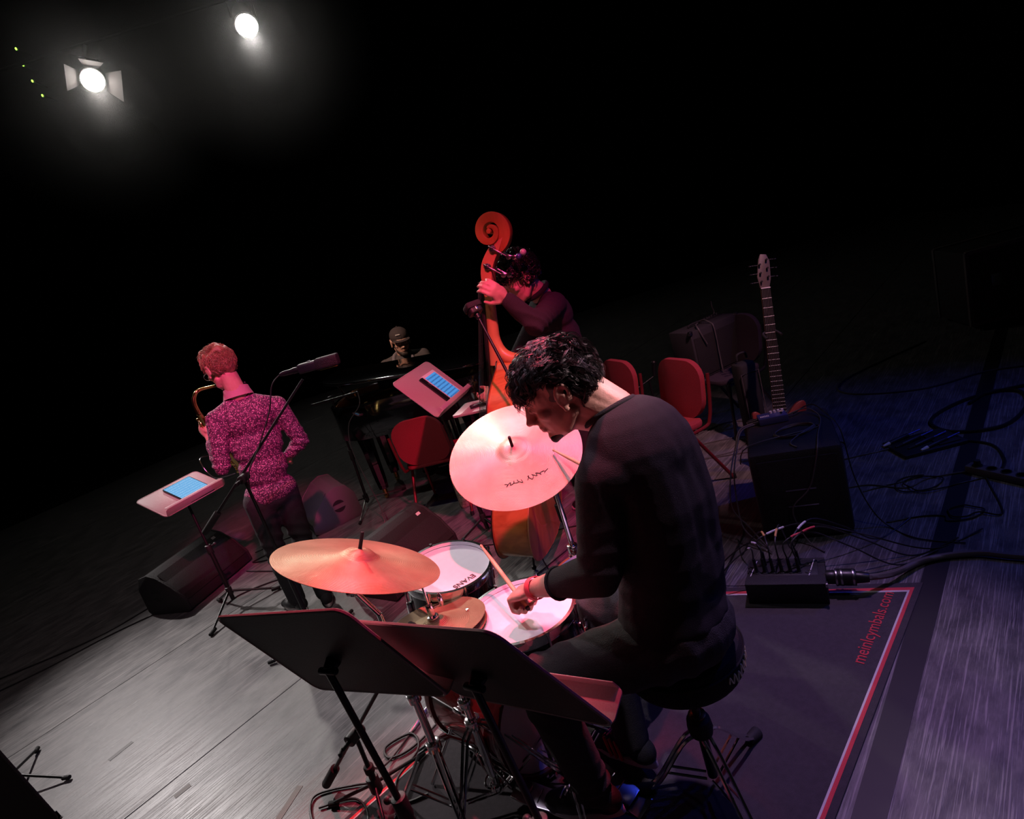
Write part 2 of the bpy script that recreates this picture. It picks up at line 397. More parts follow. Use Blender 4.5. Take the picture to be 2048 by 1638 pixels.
mb = MB().box(sn*(-.5)+sd*2.0+V((0, 0, .0012)), (12, .085, .0016), mS)
tag(part('floor_tape', mb, 'tape_dark', None), 'long dark tape strip over the floor seam right of the rug', 'tape')
for (x, y, a, l, w, m, lb) in [(-2.47, 2.73, .9, .12, .028, 'tape_dark', 'short dark tape mark on the lit floor at lower left'), (-1.93, 2.30, .75, .07, .028, 'tape_white', 'short pale tape mark on the lit floor at lower left'), (-1.36, 2.02, 1.2, .20, .030, 'tape_white', 'pale tape smear beside the boom counterweight'), (1.20, 2.33+.0, .3, .03, .02, 'tape_white', 'tiny pale scrap of tape right of the stage box')]:
    tag(part('tape_mark', MB().box((x, y, .0008), (l, w, .0012), rotz(a)), m, None), lb, 'tape')

# ------------------------------------------------------------------ rug
C1, C2 = V((1.363, 2.121, 0)), V((.153, 2.733, 0)); C3, C4 = C2+V((-.806, -.592, 0))*2.35, C1+V((-.744, -.668, 0))*2.3
cen = (C1+C2+C3+C4)/4
def inset(s): return [cen+(p-cen)*(1+s) for p in (C1, C2, C3, C4)]
def loop(s0, s1, z): 
    a, b = inset(s0), inset(s1); mb = MB()
    for i in range(4):
        j = (i+1) % 4
        A, B, Cc, D = a[i], a[j], b[j], b[i]
        mb.add([A+V((0, 0, z)), B+V((0, 0, z)), Cc+V((0, 0, z)), D+V((0, 0, z)), A+V((0, 0, .002)), B+V((0, 0, .002)), Cc+V((0, 0, .002)), D+V((0, 0, .002))], [(0, 1, 2, 3), (4, 7, 6, 5), (0, 4, 5, 1), (1, 5, 6, 2), (2, 6, 7, 3), (3, 7, 4, 0)])
    return mb
rug = thing('drum_rug', 'dark drum rug with red and white border line under the drum kit', 'rug', (cen.x, cen.y, 0))
w = W(rug)
pl = [(p.x, p.y) for p in inset(.055)]
w.part('pile', MB().prism(pl, .001, .008), 'rug_pile', .003)
w.part('red_border', loop(.022, .004, .0092), 'rug_red'); w.part('white_border', loop(.004, -.006, .0092), 'rug_white')
e = (C4-C1).normalized(); 
letters('lettering', 'meinlcymbals.com', .066, C1+e*.26+V((-e.y, e.x, 0))*(-.066)+V((0, 0, .0092)), -e, V((e.y, -e.x, 0)), 'rug_red', rug, .95)

# ------------------------------------------------------------------ music stands
def axes(yaw, tilt, roll):
    f = V((math.cos(yaw), math.sin(yaw), 0)); wv = V((math.sin(yaw), -math.cos(yaw), 0)); h = f*math.cos(tilt)+V((0, 0, 1))*math.sin(tilt); n = wv.cross(h)
    q = Matrix.Rotation(roll, 3, n); return q @ wv, q @ h, n
def rrect(W_, H_, r, k=5):
    out = []
    for cx, cy, a0 in ((W_/2-r, H_/2-r, 0), (-W_/2+r, H_/2-r, PI/2), (-W_/2+r, -H_/2+r, PI), (W_/2-r, -H_/2+r, 1.5*PI)):
        for i in range(k+1): a = a0+PI/2*i/k; out.append((cx+r*math.cos(a), cy+r*math.sin(a)))
    return out
def music_stand(label, c, yaw, tilt, roll, W_, H_, base, foot_a=0., front='stand_paint', tray=.055, thick=.018, back='stand_back'):
    wv, h, n = axes(yaw, tilt, roll); m = Matrix((wv, h, n)).transposed(); c = V(c); base = V((base[0], base[1], 0))
    root = thing('music_stand', label, 'music stand', base); w = W(root)
    w.part('desk', MB().prism(rrect(W_, H_, .03), .0, .003, c, m), front, .0012)
    w.part('desk_back', MB().prism(rrect(W_, H_, .03), -.0025, -.0005, c, m), back)
    rim = [c+m @ V((x, y, .0)) for x, y in rrect(W_, H_, .03)]
    w.part('desk_rim', MB().tube(rim, .0045, 6, True), front)
    mb = MB().prism(rrect(W_*.98, tray, .014), -.002, .002, c+m @ V((0, -H_/2, tray/2)), m @ Matrix(((1, 0, 0), (0, 0, -1), (0, 1, 0))))
    w.part('tray', mb, front, .001)
    mb = MB().box(c+m @ V((0, -H_/2+.012, tray)), (W_*.94, .028, .003), m); w.part('tray_lip', mb, front, .001)
    att = c-n*.03-h*.02
    w.part('bracket', MB().cyl(c-n*.003-h*.02, att, .02, .014).cyl(att-wv*.03, att+wv*.03, .009), 'black_metal', .002)
    top = V((att.x, att.y, att.z)); mid = base.lerp(top, .55); hub = base.lerp(top, .16)
    w.part('upper_tube', MB().cyl(mid, top, .009), 'black_metal'); w.part('lower_tube', MB().cyl(hub*.5+base*.5, mid, .0145), 'black_metal')
    w.part('clutch', MB().cyl(mid-V((0, 0, .05)), mid+V((0, 0, .02)), .021).cyl(mid, mid+wv*.045, .007).ell(mid+wv*.05, (.012,)*3), 'black_plastic', .003)
    w.part('hub', MB().cyl(hub-V((0, 0, .03)), hub+V((0, 0, .03)), .021), 'black_plastic', .004)
    for k in range(3):
        a = foot_a+2*PI*k/3; d = V((math.cos(a), math.sin(a), 0)); e = base+d*.30+V((0, 0, .014))
        lg = w.part('leg', MB().cyl(hub, e, .009, .008), 'black_metal'); w.part('rubber_foot', MB().cyl(e-d*.05+V((0, 0, .008)), e+d*.012, .0135), 'rubber', .003, parent=lg)
    return root, c, m
stA = music_stand('music stand holding a tablet with a black frame beside the saxophonist', (-2.39, 4.11, .892), 2.573, .414, 0, .465, .316, (-2.30, 3.95), .3)
stB = music_stand('magenta-lit music stand with a white-framed tablet left of the double bass', (-.442, 3.739, 1.14), 2.75, .88, 0, .5, .34, (-.40, 3.78), 1.2)
stC = music_stand('right one of two dark music stand backs before the drummer, tray end lit pink', (-.248, 1.122, 1.019), 4.03, 1.139, -.2, .5, .38, (-.20, 1.17), 2.2, tray=.075)
stD = music_stand('left one of two dark music stand backs before the drummer', (-.607, 1.301, 1.049), 4.178, 1.189, -.13, .5, .38, (-.575, 1.335), 4.9, tray=.07)
stE = music_stand('dark music stand desk cut off by the lower left corner', (-2.11, 1.71, .69), 4.57, 1.62, -.25, .56, .43, (-2.11, 1.73), .1, front='stand_back', tray=.02)
def on_desk(st, x, y, z): return st[1]+st[2] @ V((x, y, z))
def tablet(label, st, x, y, rot, W_, H_, frm):
    m = st[2] @ Matrix.Rotation(rot, 3, 'Z'); c = on_desk(st, x, y, .004)
    root = bpy.data.objects.new('tablet', None); COL.objects.link(root); tag(root, label, 'tablet', 'tablets showing sheet music')
    M = m.to_4x4(); M.translation = c; root.matrix_world = M
    part('case', MB().prism(rrect(W_, H_, .012), 0, .012), 'screen_frame_black' if frm == 'b' else 'screen_frame_white', root, .002)
    part('screen', MB().prism(rrect(W_*(.94 if frm == 'b' else .83), H_*(.95 if frm == 'b' else .83), .004), .0121, .0128), 'tablet_page_pale' if frm == 'b' else 'tablet_page', root, label='lit blue screen')
    return root
tablet('tablet in a black frame lit pale blue on the stand beside the saxophonist', stA, .045, -.02, 0, .215, .28, 'b')
tablet('white-framed tablet showing blue sheet music on the stand left of the double bass', stB, .09, -.03, 0, .175, .25, 'w')
t = thing('phone', 'black folding case leaning behind the white-framed tablet', 'case', on_desk(stB, -.005, -.04, .004))
w = W(t); w.part('cover', MB().prism(rrect(.05, .26, .008), 0, .012, on_desk(stB, -.01, -.04, .004), stB[2]), 'screen_frame_black', .002); w.part('clasp', MB().box(on_desk(stB, -.01, .02, .017), (.02, .03, .003), stB[2]), 'rubber', .001)
for i in range(3):
    a = on_desk(stA, -.16+.0*i, -.118+.012*i, .010+.004*i); b = on_desk(stA, -.04, -.122+.012*i, .010+.004*i); dd = (b-a)
    t = thing('pen', ['nearest dark pen in the tray of the saxophone stand', 'middle dark pen in the tray of the saxophone stand', 'upper dark pen in the tray of the saxophone stand'][i], 'pen', a, 0, 'pens in the saxophone stand tray')
    w = W(t); w.part('barrel', MB().cyl(a, a+dd*.8, .005), 'black_plastic'); w.part('cap', MB().cyl(a+dd*.8, b, .0056), 'steel')

# small tray table behind the bass stand
t = thing('side_tray', 'pale flat tray just below the magenta-lit music stand by the bass', 'tray', (-.15, 3.78, 0)); w = W(t)
tm = rotz(-.35)
w.part('board', MB().prism(rrect(.34, .26, .02), .93, .945, (-.17, 3.72, 0), tm), 'stand_paint', .002)
w.part('pole', MB().cyl((-.15, 3.78, .02), (-.15, 3.78, .93), .011), 'black_metal'); w.part('base', MB().lathe([(.14, 0), (.14, .012), (.03, .03), (.012, .05)], (-.15, 3.78, 0)), 'black_metal')
t = thing('pencil_case', 'small black case lying on the pale tray by the bass', 'case', (-.19, 3.70, .945)); w = W(t)
w.part('pouch', MB().prism(rrect(.12, .04, .012), .945, .965, (-.19, 3.70, 0), rotz(.1)), 'black_plastic', .004); w.part('zip', MB().box((-.19, 3.70, .966), (.10, .004, .003), rotz(.1)), 'steel')

# ------------------------------------------------------------------ wedge monitors
def wedge(label, loc, rz, m='carpet_grille', side='cabinet', Wd=.58, badge=True):
    """floor wedge: width along local x, sloped grille facing -y"""
    t = thing('stage_monitor', label, 'speaker', loc, rz, 'floor wedge monitors'); prof = [(-.22, .02), (-.19, 0), (.19, 0), (.215, .03), (.205, .22), (.15, .315), (.06, .335), (-.02, .305), (-.13, .215), (-.215, .10)]
    R3 = Matrix(((0, 0, 1), (1, 0, 0), (0, 1, 0)))
    part('cabinet', MB().prism(prof, -Wd/2, Wd/2, (0, 0, 0), R3), side, t, .006)
    for sx in (-1, 1):
        p = [(y*1.02, z*1.01+.001) for y, z in prof]
        e = part('end_cheek', MB().prism(p, sx*Wd/2-.010, sx*Wd/2+.010, (0, 0, 0), R3), side, t, .004)
        hd = MB(); cx = sx*(Wd/2+.0105)
        for s2 in (-1, 1):
            arc = [(.045+.055*math.cos(a), .165+.055*math.sin(a)) for a in np.linspace(.35 if s2 > 0 else PI+.35, PI-.35 if s2 > 0 else 2*PI-.35, 9)]
            hd.prism(arc, cx-.001, cx+.001, (0, 0, 0), R3)
        part('handle_recess', hd, 'rubber', e)
    d = V((0, .205, .225)).normalized(); nrm = V((0, -d.z, d.y)); mm = Matrix((V((1, 0, 0)), d, nrm)).transposed()
    g = part('grille', MB().prism(rrect(Wd-.03, .30, .01), 0, .008, (0, -.115, .205), mm), m, t, .003)
    if badge: part('badge', MB().box(V((Wd*.36, -.03, .30))+nrm*.006, (.035, .022, .003), mm), 'tag_white', t)
    return t
wedge('wedge monitor with a white badge on the floor beneath the saxophone stand', (-2.80, 4.52, 0), rad(68), 'carpet_grille', 'cabinet', .66)
wedge('grey wedge monitor behind the saxophonist with its end panel toward us', (-1.86, 5.18, 0), rad(-62), 'monitor_grey', 'monitor_grey', .56, False)
wedge('dark wedge monitor on the floor behind the small rack tom', (-1.00, 3.72, 0), rad(52), 'carpet_grille', 'cabinet', .62)

# big side monitor and what stands on it
mon = thing('side_speaker', 'large black speaker cabinet standing right of the drummer', 'speaker', (1.36, 2.93, 0), math.atan2(-.17, .40))
Rm = rotz(0)
part('cabinet', MB().prism([(-.215, -.26), (.215, -.26), (.225, .27), (-.20, .27)], .008, .50), 'cabinet', mon, .025)
part('grille', MB().prism(rrect(.37, .42, .012), 0, .008, (0, -.262, .25), Matrix(((1, 0, 0), (0, 0, -1), (0, 1, 0)))), 'carpet_grille', mon, .003)
for zz in (.20, .29): part('slot', MB().box((.0, -.272, zz), (.14, .004, .006)), 'steel', mon)
for sx in (-.17, .17):
    for sy in (-.2, .2): part('rubber_foot', MB().cyl((sx, sy, 0), (sx, sy, .01), .02), 'rubber', mon)
bpy.context.view_layer.update(); MM = mon.matrix_world.copy()
def onmon(x, y, z=.5): return MM @ V((x, y, z))
pd = thing('effects_box', 'small blue-lit effects box on top of the side speaker', 'effects box', onmon(-.06, .16), mon.rotation_euler.z+.12)
part('case', MB().box((0, 0, .022), (.15, .085, .042)), 'blue_steel', pd, .005)  # the blue light on the box is put into the case colour
for i in range(4): part('knob', MB().cyl((.0+.02*i, .022, .043), (.0+.02*i, .022, .055), .007), 'tag_white', pd)
for i in range(12): part('vent', MB().box((-.06+.008*(i % 6), -.005-.012*(i//6), .0435), (.005, .008, .001)), 'tag_white', pd)
part('footswitch', MB().cyl((.045, -.02, .043), (.045, -.02, .06), .009), 'chrome', pd)
for i in range(2): part('plug', MB().cyl((-.075, -.015+.028*i, .022), (-.135, -.02+.028*i, .02), .008, .006), 'chrome', pd)

CABLES = []
def cable(label, pts, r=.0035, m='cable_black', n=8, group=None):
    P = spline(pts, n); mb = MB().tube(P, r, 6); c0 = V(pts[0])
    t = put('cable', mb.mesh('cable', 60), m); return tag(t, label, 'cable', group or 'stage cables')
for k, (dx, lb) in enumerate([(0, 'front'), (.02, 'rear')]):
    p0 = pd.location+V((-.11, -.01+dx, .02))
    cable(f'{lb} cable looping from the plugs of the blue-lit effects box down the speaker side', [p0, p0+V((-.09, -.03, .0)), p0+V((-.16, -.10, -.06)), V((1.02-.02*k, 2.90, .36)), V((.99-.03*k, 2.86, .20)), V((.98+.03*k, 2.80, .09)), V((1.04, 2.68-.02*k, .012))], .0042, 'cable_grey')
lp = []
for i in range(30):
    a = i*.66; rr = .085+.018*math.sin(i*1.3); lp.append(onmon(.03+rr*math.cos(a)*1.15, -.03+rr*math.sin(a)*.8, .505+.004*(i//10)))
cable('coiled cable lying in loops on top of the side speaker', [onmon(-.26, -.12, .40), onmon(-.20, -.14, .506)]+lp+[onmon(.0, -.16, .506), onmon(.02, -.24, .506)], .0034, 'cable_grey', 4)
cable('thin cable running over the front of the side speaker to the stage box', [onmon(.02, .18, .52), onmon(.12, .2, .53), onmon(.17, .1, .507), onmon(.13, -.12, .507), onmon(.11, -.25, .506), onmon(.09, -.275, .44), onmon(.04, -.285, .30), onmon(-.05, -.285, .2), onmon(-.04, -.29, .09), onmon(.0, -.33, .012), onmon(.05, -.40, .006)], .0034, 'cable_grey')
cable('cable draped down the right side of the side speaker', [onmon(.05, .18, .52), onmon(.15, .25, .53), onmon(.21, .1, .51), onmon(.245, .0, .46), onmon(.26, -.1, .25), onmon(.30, -.18, .10), onmon(.36, -.22, .01), onmon(.45, -.35, .006), onmon(.62, -.42, .006)], .0034)

# stage box
sb = thing('stage_box', 'black wedge stage box full of plugs at the rug edge', 'stage box', (.955, 2.345, .006), math.atan2(-.142, .263)); 
R3 = Matrix(((0, 0, 1), (1, 0, 0), (0, 1, 0)))
part('case', MB().prism([(-.09, 0), (.14, 0), (.14, .085), (.02, .085), (-.075, .115), (-.105, .115)], -.165, .165, (0, 0, 0), R3), 'cabinet', sb, .004)
part('panel', MB().box((-.01, .045, .090), (.29, .13, .008)), 'black_plastic', sb, .001)
part('corner', MB().box((.166, -.1, .108), (.01, .02, .02)), 'steel', sb, .002)
for i in range(2):
    part('panel_line', MB().box((-.135+.245*i, .045, .0945), (.003, .13, .002), rotz(-.2)), 'tag_white', sb)
for r_ in range(2):
    for i in range(7):
        x, y = -.12+.036*i, .015+.055*r_
        s_ = part('socket', MB().lathe([(.013, 0), (.013, .004), (.009, .004), (.009, .001)], (x, y, .094), None, 14), 'steel', sb)
        if r_ == 0 and i < 6 or (r_ == 1 and i in (1, 5)):
            part('plug', MB().cyl((x, y, .096), (x-.004, y+.006, .165), .0085, .007, 10), 'black_metal', sb)
mc = part('multipin_connector', MB().cyl((.165, -.015, .085), (.20, -.015, .085), .03).cyl((.20, -.015, .085), (.28, -.015, .082), .036).cyl((.28, -.015, .082), (.33, -.015, .08), .027, .02), 'black_metal', sb, .002)
for xx in (.205, .225, .27): part('ring', MB().lathe([(.037, -.004), (.038, 0), (.037, .004)], (xx, -.015, .084), Matrix(((0, 0, 1), (0, 1, 0), (-1, 0, 0))), 18, False), 'steel', mc)
bpy.context.view_layer.update(); SBM = sb.matrix_world.copy()
def onsb(x, y, z): return SBM @ V((x, y, z))
cable('thick grey multicore cable running right from the stage box', [onsb(.32, -.015, .08), (1.36, 2.205, .045), (1.55, 2.255, .02), (1.73, 2.20, .02), (1.85, 2.09, .02), (2.3, 1.70, .02), (2.9, 1.3, .02)], .0135, 'cable_grey')
ends = [((-.34, -.02), .14, 'tag_white', 'white'), ((-.36, .10), .17, 'tag_white', 'white'), ((-.22, .30), .20, 'tag_orange', 'orange'), ((.02, .34), .24, 'tag_orange', 'orange'), ((.45, .18), .22, 'tag_red', 'red'), ((.52, .25), .24, 'tag_red', 'red'), ((.60, .30), .20, 'tag_white', 'white'), ((.40, .40), .2, 'tag_white', 'white')]
order = ['first', 'second', 'third', 'fourth', 'fifth', 'sixth', 'seventh', 'eighth']
for i, ((ex, ey), hgt, tg, cn) in enumerate(ends):
    if i < 6: x, y = -.12+.036*i, .015
    else: x, y = (-.084, .07) if i == 6 else (.06, .07)
    p = [onsb(x-.004, y+.006, .16), onsb(x-.006, y+.02, .16+hgt*.35), onsb(x*.6+ex*.25, y+ey*.35+.03, .12+hgt*.55), onsb(x*.4+ex*.6, y*.4+ey*.7, .12+hgt*.1), onsb(ex, ey, .006), onsb(ex*1.3+.04, ey*1.3+.06, .005)]
    c = cable(f'thin cable with a {cn} marker arching from the {order[i]} plug of the stage box', p, .0035)
    P = spline(p, 8); q = 10+i % 3
    put('marker', MB().tube(P[q:q+4], .0052, 8).mesh('marker', 60), tg, c)
# loose floor cables right
def loops(cx, cy, r, n, z=.005, sq=.7, ph=0., drift=(0, 0)):
    return [V((cx+drift[0]*i+r*(1+.2*math.sin(i*2.1))*math.cos(ph+i*.8), cy+drift[1]*i+r*sq*math.sin(ph+i*.8), z+.0006*i)) for i in range(n)]
cable('tangled cable between the side speaker and the plugs on the floor', [V((1.72, 2.95, .005))]+loops(1.95, 2.88, .10, 14, .006, .8, .5, (.004, -.004))+[V((2.1, 2.75, .006)), V((2.3, 2.72, .006))], .0036)
cable('cable looped on the floor near the dark tape strip', [V((1.62, 2.62, .005)), V((1.78, 2.58, .005))]+loops(1.92, 2.50, .08, 12, .006, .7, 2.6, (.003, .002))+[V((2.05, 2.42, .006)), V((2.2, 2.66, .006)), V((2.26, 2.76, .01))], .0038)
cable('pale cable running from behind the side speaker to the plugs', [V((1.70, 3.42, .005)), V((1.86, 3.36, .005)), V((1.98, 3.34, .005)), V((2.08, 3.32, .005)), V((2.16, 3.29, .02))], .0045, 'cable_grey')
cable('cable arc on the floor behind the side speaker', [V((1.66, 3.30, .005)), V((1.76, 3.52, .005)), V((1.95, 3.62, .005)), V((2.0, 3.55, .005)), V((1.84, 3.46, .006)), V((1.70, 3.40, .006))], .0035, 'cable_grey')
cable('long faint cable curving across the dark floor at the far right', [V((3.6, 4.9, .005)), V((2.7, 4.62, .005)), V((2.52, 4.32, .005)), V((2.85, 4.0, .005)), V((3.3, 3.95, .005)), V((3.55, 3.8, .005)), V((3.55, 3.6, .005))], .008, 'cable_grey')
cable('ring of thick black cable on the floor at the far right', [V((3.3, 3.55, .01)), V((2.9, 3.62, .01)), V((2.55, 3.50, .01)), V((2.50, 3.28, .01)), V((2.72, 3.16, .01)), V((3.0, 3.30, .01)), V((3.15, 3.5, .012)), V((3.05, 3.62, .012)), V((2.85, 3.55, .012))], .011)
cable('cable from the side speaker to the power strip', [V((1.60, 3.05, .005)), V((1.78, 3.0, .005)), V((1.9, 2.86, .005)), V((2.05, 2.88, .005)), V((2.24, 2.82, .01))], .004, 'cable_grey')
cable('cable curving from the plugs past the dark tape to the power strip', [V((2.42, 3.20, .01)), V((2.52, 3.02, .006)), V((2.44, 2.84, .006)), V((2.32, 2.72, .03))], .008)
cable('thin cable lying left of the side speaker near the rug', [V((.72, 2.55, .006)), V((.85, 2.72, .006)), V((1.0, 2.9, .006)), V((1.05, 3.02, .006))], .005)

# block of plugs
for i in range(4):
    p0 = V((2.15+.035*i, 3.33-.06*i, .03)); d = V((.22, .03, .012)); c_ = p0+d
    t = thing('jack_plug', ['rearmost', 'second', 'third', 'nearest'][i]+' of the four jack plugs with blue tips lying on the floor pedal', 'plug', p0, 0, 'jack plugs on the floor pedal'); w = W(t)
    w.part('sleeve', MB().cyl(p0, p0+d*.6, .013), 'black_plastic', .002); w.part('boot', MB().cyl(p0-d*.2, p0, .006, .011), ['tag_white', 'rubber', 'rubber', 'tag_white'][i]); w.part('tip', MB().cyl(p0+d*.6, p0+d, .0055), 'blue_steel')
t = thing('floor_pedal', 'flat black pedal under the jack plugs right of the side speaker', 'pedal', (2.30, 3.24, 0), -.1)
part('body', MB().box((0, 0, .012), (.36, .24, .024)), 'black_plastic', t, .006); part('tread', MB().box((.09, 0, .028), (.12, .20, .006)), 'rubber', t, .002)
# power strip
ps = thing('power_strip', 'grey power strip with round sockets beyond the dark tape strip', 'power strip', (2.285, 2.70, 0), math.atan2(-.22, .07))
part('case', MB().box((0, 0, .022), (.30, .062, .044)), 'cable_grey', ps, .010)
for i in range(4): part('socket', MB().lathe([(.024, 0), (.024, .003), (.020, .003), (.018, -.006)], (-.10+.068*i, 0, .044), None, 18), 'rubber', ps)
part('plug', MB().cyl((-.10, 0, .044), (-.10, 0, .075), .018, .014), 'rubber', ps); part('switch', MB().box((.135, 0, .046), (.02, .03, .008)), 'tag_red', ps)
# flight case
fc = thing('flight_case', 'dark flight case with metal edging far right behind the stage', 'flight case', (4.35, 4.95, 0), -.22)
part('body', MB().box((0, 0, .36), (.74, .5, .62)), 'amp_tolex', fc, .004)
for sx in (-1, 1):
    for sy in (-1, 1): part('edge', MB().box((sx*.365, sy*.245, .36), (.03, .03, .63)), 'monitor_grey', fc, .003); part('castor', MB().cyl((sx*.3, sy*.2-.012, .035), (sx*.3, sy*.2+.012, .035), .035), 'rubber', fc)
    for zz in (.06, .67): part('edge', MB().box((0, sx*.245, zz), (.74, .03, .03)), 'monitor_grey', fc, .003)
for xx in (-.16, .16): part('latch', MB().box((xx, -.255, .40), (.08, .012, .10)), 'steel', fc, .003)

# ------------------------------------------------------------------ chairs
def make_chair(label, loc, rz, fab='red_fabric', tube='red_tube', group='upholstered stacking chairs'):
    """faces local -y"""
    t = thing('stacking_chair', label, 'chair', loc, rz, group)
    seat = MB().prism(rrect(.44, .42, .07), .425, .465, (0, -.02, 0)); part('seat', seat, fab, t, .012)
    ys = []; prof = rrect(.42, .38, .13, 6); mb = MB()
    n = len(prof)
    def bend(x, z): return .235-.035*math.cos(x/.21*1.2)*1+ .06*(z)/.38
    front = [V((x, bend(x, z)-.018, .645+z)) for x, z in prof]; back = [V((x, bend(x, z)+.018, .645+z)) for x, z in prof]
    cf, cb = V((0, bend(0, 0)-.03, .645)), V((0, bend(0, 0)+.022, .645))
    midf = [cf.lerp(p, .6)+V((0, -.004, 0)) for p in front]; midb = [cb.lerp(p, .6) for p in back]
    k = 0; vs = [cf]+midf+front+back+midb+[cb]; fs = []
    for i in range(n):
        j = (i+1) % n; fs += [(0, 1+i, 1+j)]
        for r_ in range(3): fs.append((1+r_*n+i, 1+(r_+1)*n+i, 1+(r_+1)*n+j, 1+r_*n+j))
        fs.append((1+3*n+i, 1+4*n, 1+3*n+j))
    part('backrest', MB().add(vs, fs), fab, t, 0, 50)
    for sx in (-1, 1):
        x = sx*.222
        part('back_upright', MB().tube(spline([(x, .27, .74), (x, .25, .60), (x, .215, .46), (x, .15, .415), (x, -.17, .412)], 5), .0115, 8), tube, t)
        part('leg', MB().cyl((x, -.17, .412), (x*1.03, -.215, .0), .0115), tube, t); part('leg', MB().cyl((x, .05, .412), (x*1.03, .30, .0), .0115), tube, t)
        for yy in (-.215, .30): part('glide', MB().cyl((x*1.03, yy, 0), (x*1.03, yy*.985, .03), .015), 'rubber', t)
    part('crossbar', MB().cyl((-.222, -.12, .405), (.222, -.12, .405), .010).cyl((-.222, .1, .405), (.222, .1, .405), .010), tube, t)
    return t
make_chair('red chair with its back to us left of the double bass', (-.68, 4.62, 0), rad(180-14))
make_chair('red chair farther back behind the drummer, its seat hidden', (.60, 4.16, 0), rad(-72))
make_chair('red chair with seat showing behind the right shoulder of the drummer', (.895, 3.68, 0), rad(-70))
make_chair('dark chair facing left with the amplifier standing on its seat', (1.64, 4.42, 0), rad(-68), 'dark_fabric', 'black_metal')
# amplifier
am = thing('amplifier', 'black combo amplifier standing on the dark chair', 'amplifier', (1.60, 4.50, .467), rad(22))
part('cabinet', MB().prism([(-.24, -.11), (.24, -.11), (.24, .13), (-.24, .13)], .0, .375), 'amp_tolex', am, .010)
part('grille', MB().box((0, -.112, .17), (.44, .008, .30)), 'carpet_grille', am, .003)
part('control_panel', MB().box((.14, .06, .377), (.18, .07, .006)), 'black_plastic', am, .002); part('handle', MB().tube(spline([(-.13, .02, .376), (-.12, .02, .395), (-.02, .02, .395), (-.01, .02, .376)], 5), .008, 8), 'rubber', am)
for i in range(6): part('knob', MB().cyl((.07+.026*i, .06, .38), (.07+.026*i, .06, .396), .008), 'steel', am)
for sx in (-1, 1): part('corner', MB().box((sx*.235, -.105, .37), (.03, .03, .03)), 'steel', am, .006)
bpy.context.view_layer.update(); AM = am.matrix_world.copy()
def onam(x, y, z): return AM @ V((x, y, z))
cable('pinkish cable hanging in front of the amplifier down to the floor', [onam(-.02, .05, .385), onam(.0, .0, .40), onam(-.01, -.08, .385), onam(-.02, -.125, .34), onam(-.03, -.135, .12), onam(-.05, -.16, -.15), onam(-.07, -.2, -.40), onam(-.1, -.25, -.46)], .005, 'cable_grey')
cable('short cable hooked over the top left of the amplifier', [onam(-.02, .03, .385), onam(-.1, -.03, .392), onam(-.15, -.10, .386), onam(-.145, -.125, .32), onam(-.12, -.128, .25)], .0055, 'cable_grey')
cable('cable standing up from the amplifier controls', [onam(.10, .06, .38), onam(.15, .07, .386), onam(.19, .07, .40), onam(.19, .08, .45), onam(.20, .09, .49)], .004, 'cable_grey')
cable('cables lying on the floor under the dark chair, longest one', [(1.05, 4.25, .005), (1.35, 4.22, .005), (1.6, 4.12, .005), (1.45, 3.95, .005), (1.2, 3.98, .005), (1.5, 3.86, .005)], .005, 'cable_grey')
cable('cable lying on the floor behind the nearer red chair', [(1.0, 4.5, .005), (1.25, 4.42, .005), (1.6, 4.5, .005), (1.75, 4.35, .005), (1.62, 4.2, .005)], .005, 'cable_grey')

# small microphone stand beside the amplifier
t = thing('microphone_stand', 'short microphone stand in the dark left of the amplifier', 'microphone stand', (1.12, 4.62, 0)); w = W(t)
w.part('base', MB().lathe([(.10, 0), (.10, .012), (.02, .025)], (1.12, 4.62, 0)), 'black_metal'); w.part('pole', MB().cyl((1.12, 4.62, .01), (1.12, 4.62, .50), .009), 'black_metal')
w.part('arm', MB().cyl((.98, 4.58, .47), (1.17, 4.63, .52), .006), 'black_metal'); w.part('microphone', MB().cyl((1.17, 4.63, .52), (1.19, 4.63, .62), .014, .019).ell((1.19, 4.63, .625), (.022,)*3), 'black_metal')
cable('thin cable hanging from the short microphone stand', [(.99, 4.58, .46), (.96, 4.56, .42), (.90, 4.55, .37), (.98, 4.57, .36), (1.10, 4.6, .37)], .0045, 'cable_grey')

# ------------------------------------------------------------------ electric bass guitar on its stand
ga, gb = V((1.596, 3.502, .319)), V((1.753, 3.715, 1.110)); gu = (gb-ga).normalized(); gn = (V((-.15, -1, .15))-gu*gu.dot(V((-.15, -1, .15)))).normalized(); gx = gu.cross(gn)
# gx points to image left or right; keep it pointing right (+x)
if gx.x < 0: gx = -gx
mg = Matrix((gx, gu, gx.cross(gu))).transposed()
if mg.col[2].dot(gn) < 0: gx = -gx; mg = Matrix((gx, gu, gx.cross(gu))).transposed()
gt = thing('bass_guitar', 'six-string electric bass guitar with a long neck upright on a stand', 'guitar', (1.44, 3.2, 0)); w = W(gt)
nutp = gb; Ln = (gb-ga).length
def gp(x, y, z=0): return ga+mg @ V((x, y, z))
w.part('neck', MB().prism([(-.038, -.1), (.038, -.1), (.027, Ln), (-.027, Ln)], -.022, -.004, ga, mg), 'maple_neck', .006)
w.part('fingerboard', MB().prism([(-.040, -.1), (.040, -.1), (.028, Ln), (-.028, Ln)], -.004, .002, ga, mg), 'ebony')
sc_ = Ln/.75
for i in range(1, 25):
    y = Ln-sc_*(1-2**(-i/12)); hw = .040-.012*max(y, 0)/Ln
    w.part('fret', MB().cyl(gp(-hw, y, .003), gp(hw, y, .003), .0016, n=6), 'string_steel')
w.part('nut', MB().box(gp(0, Ln+.003, .002), (.056, .006, .010), mg), 'tag_white')
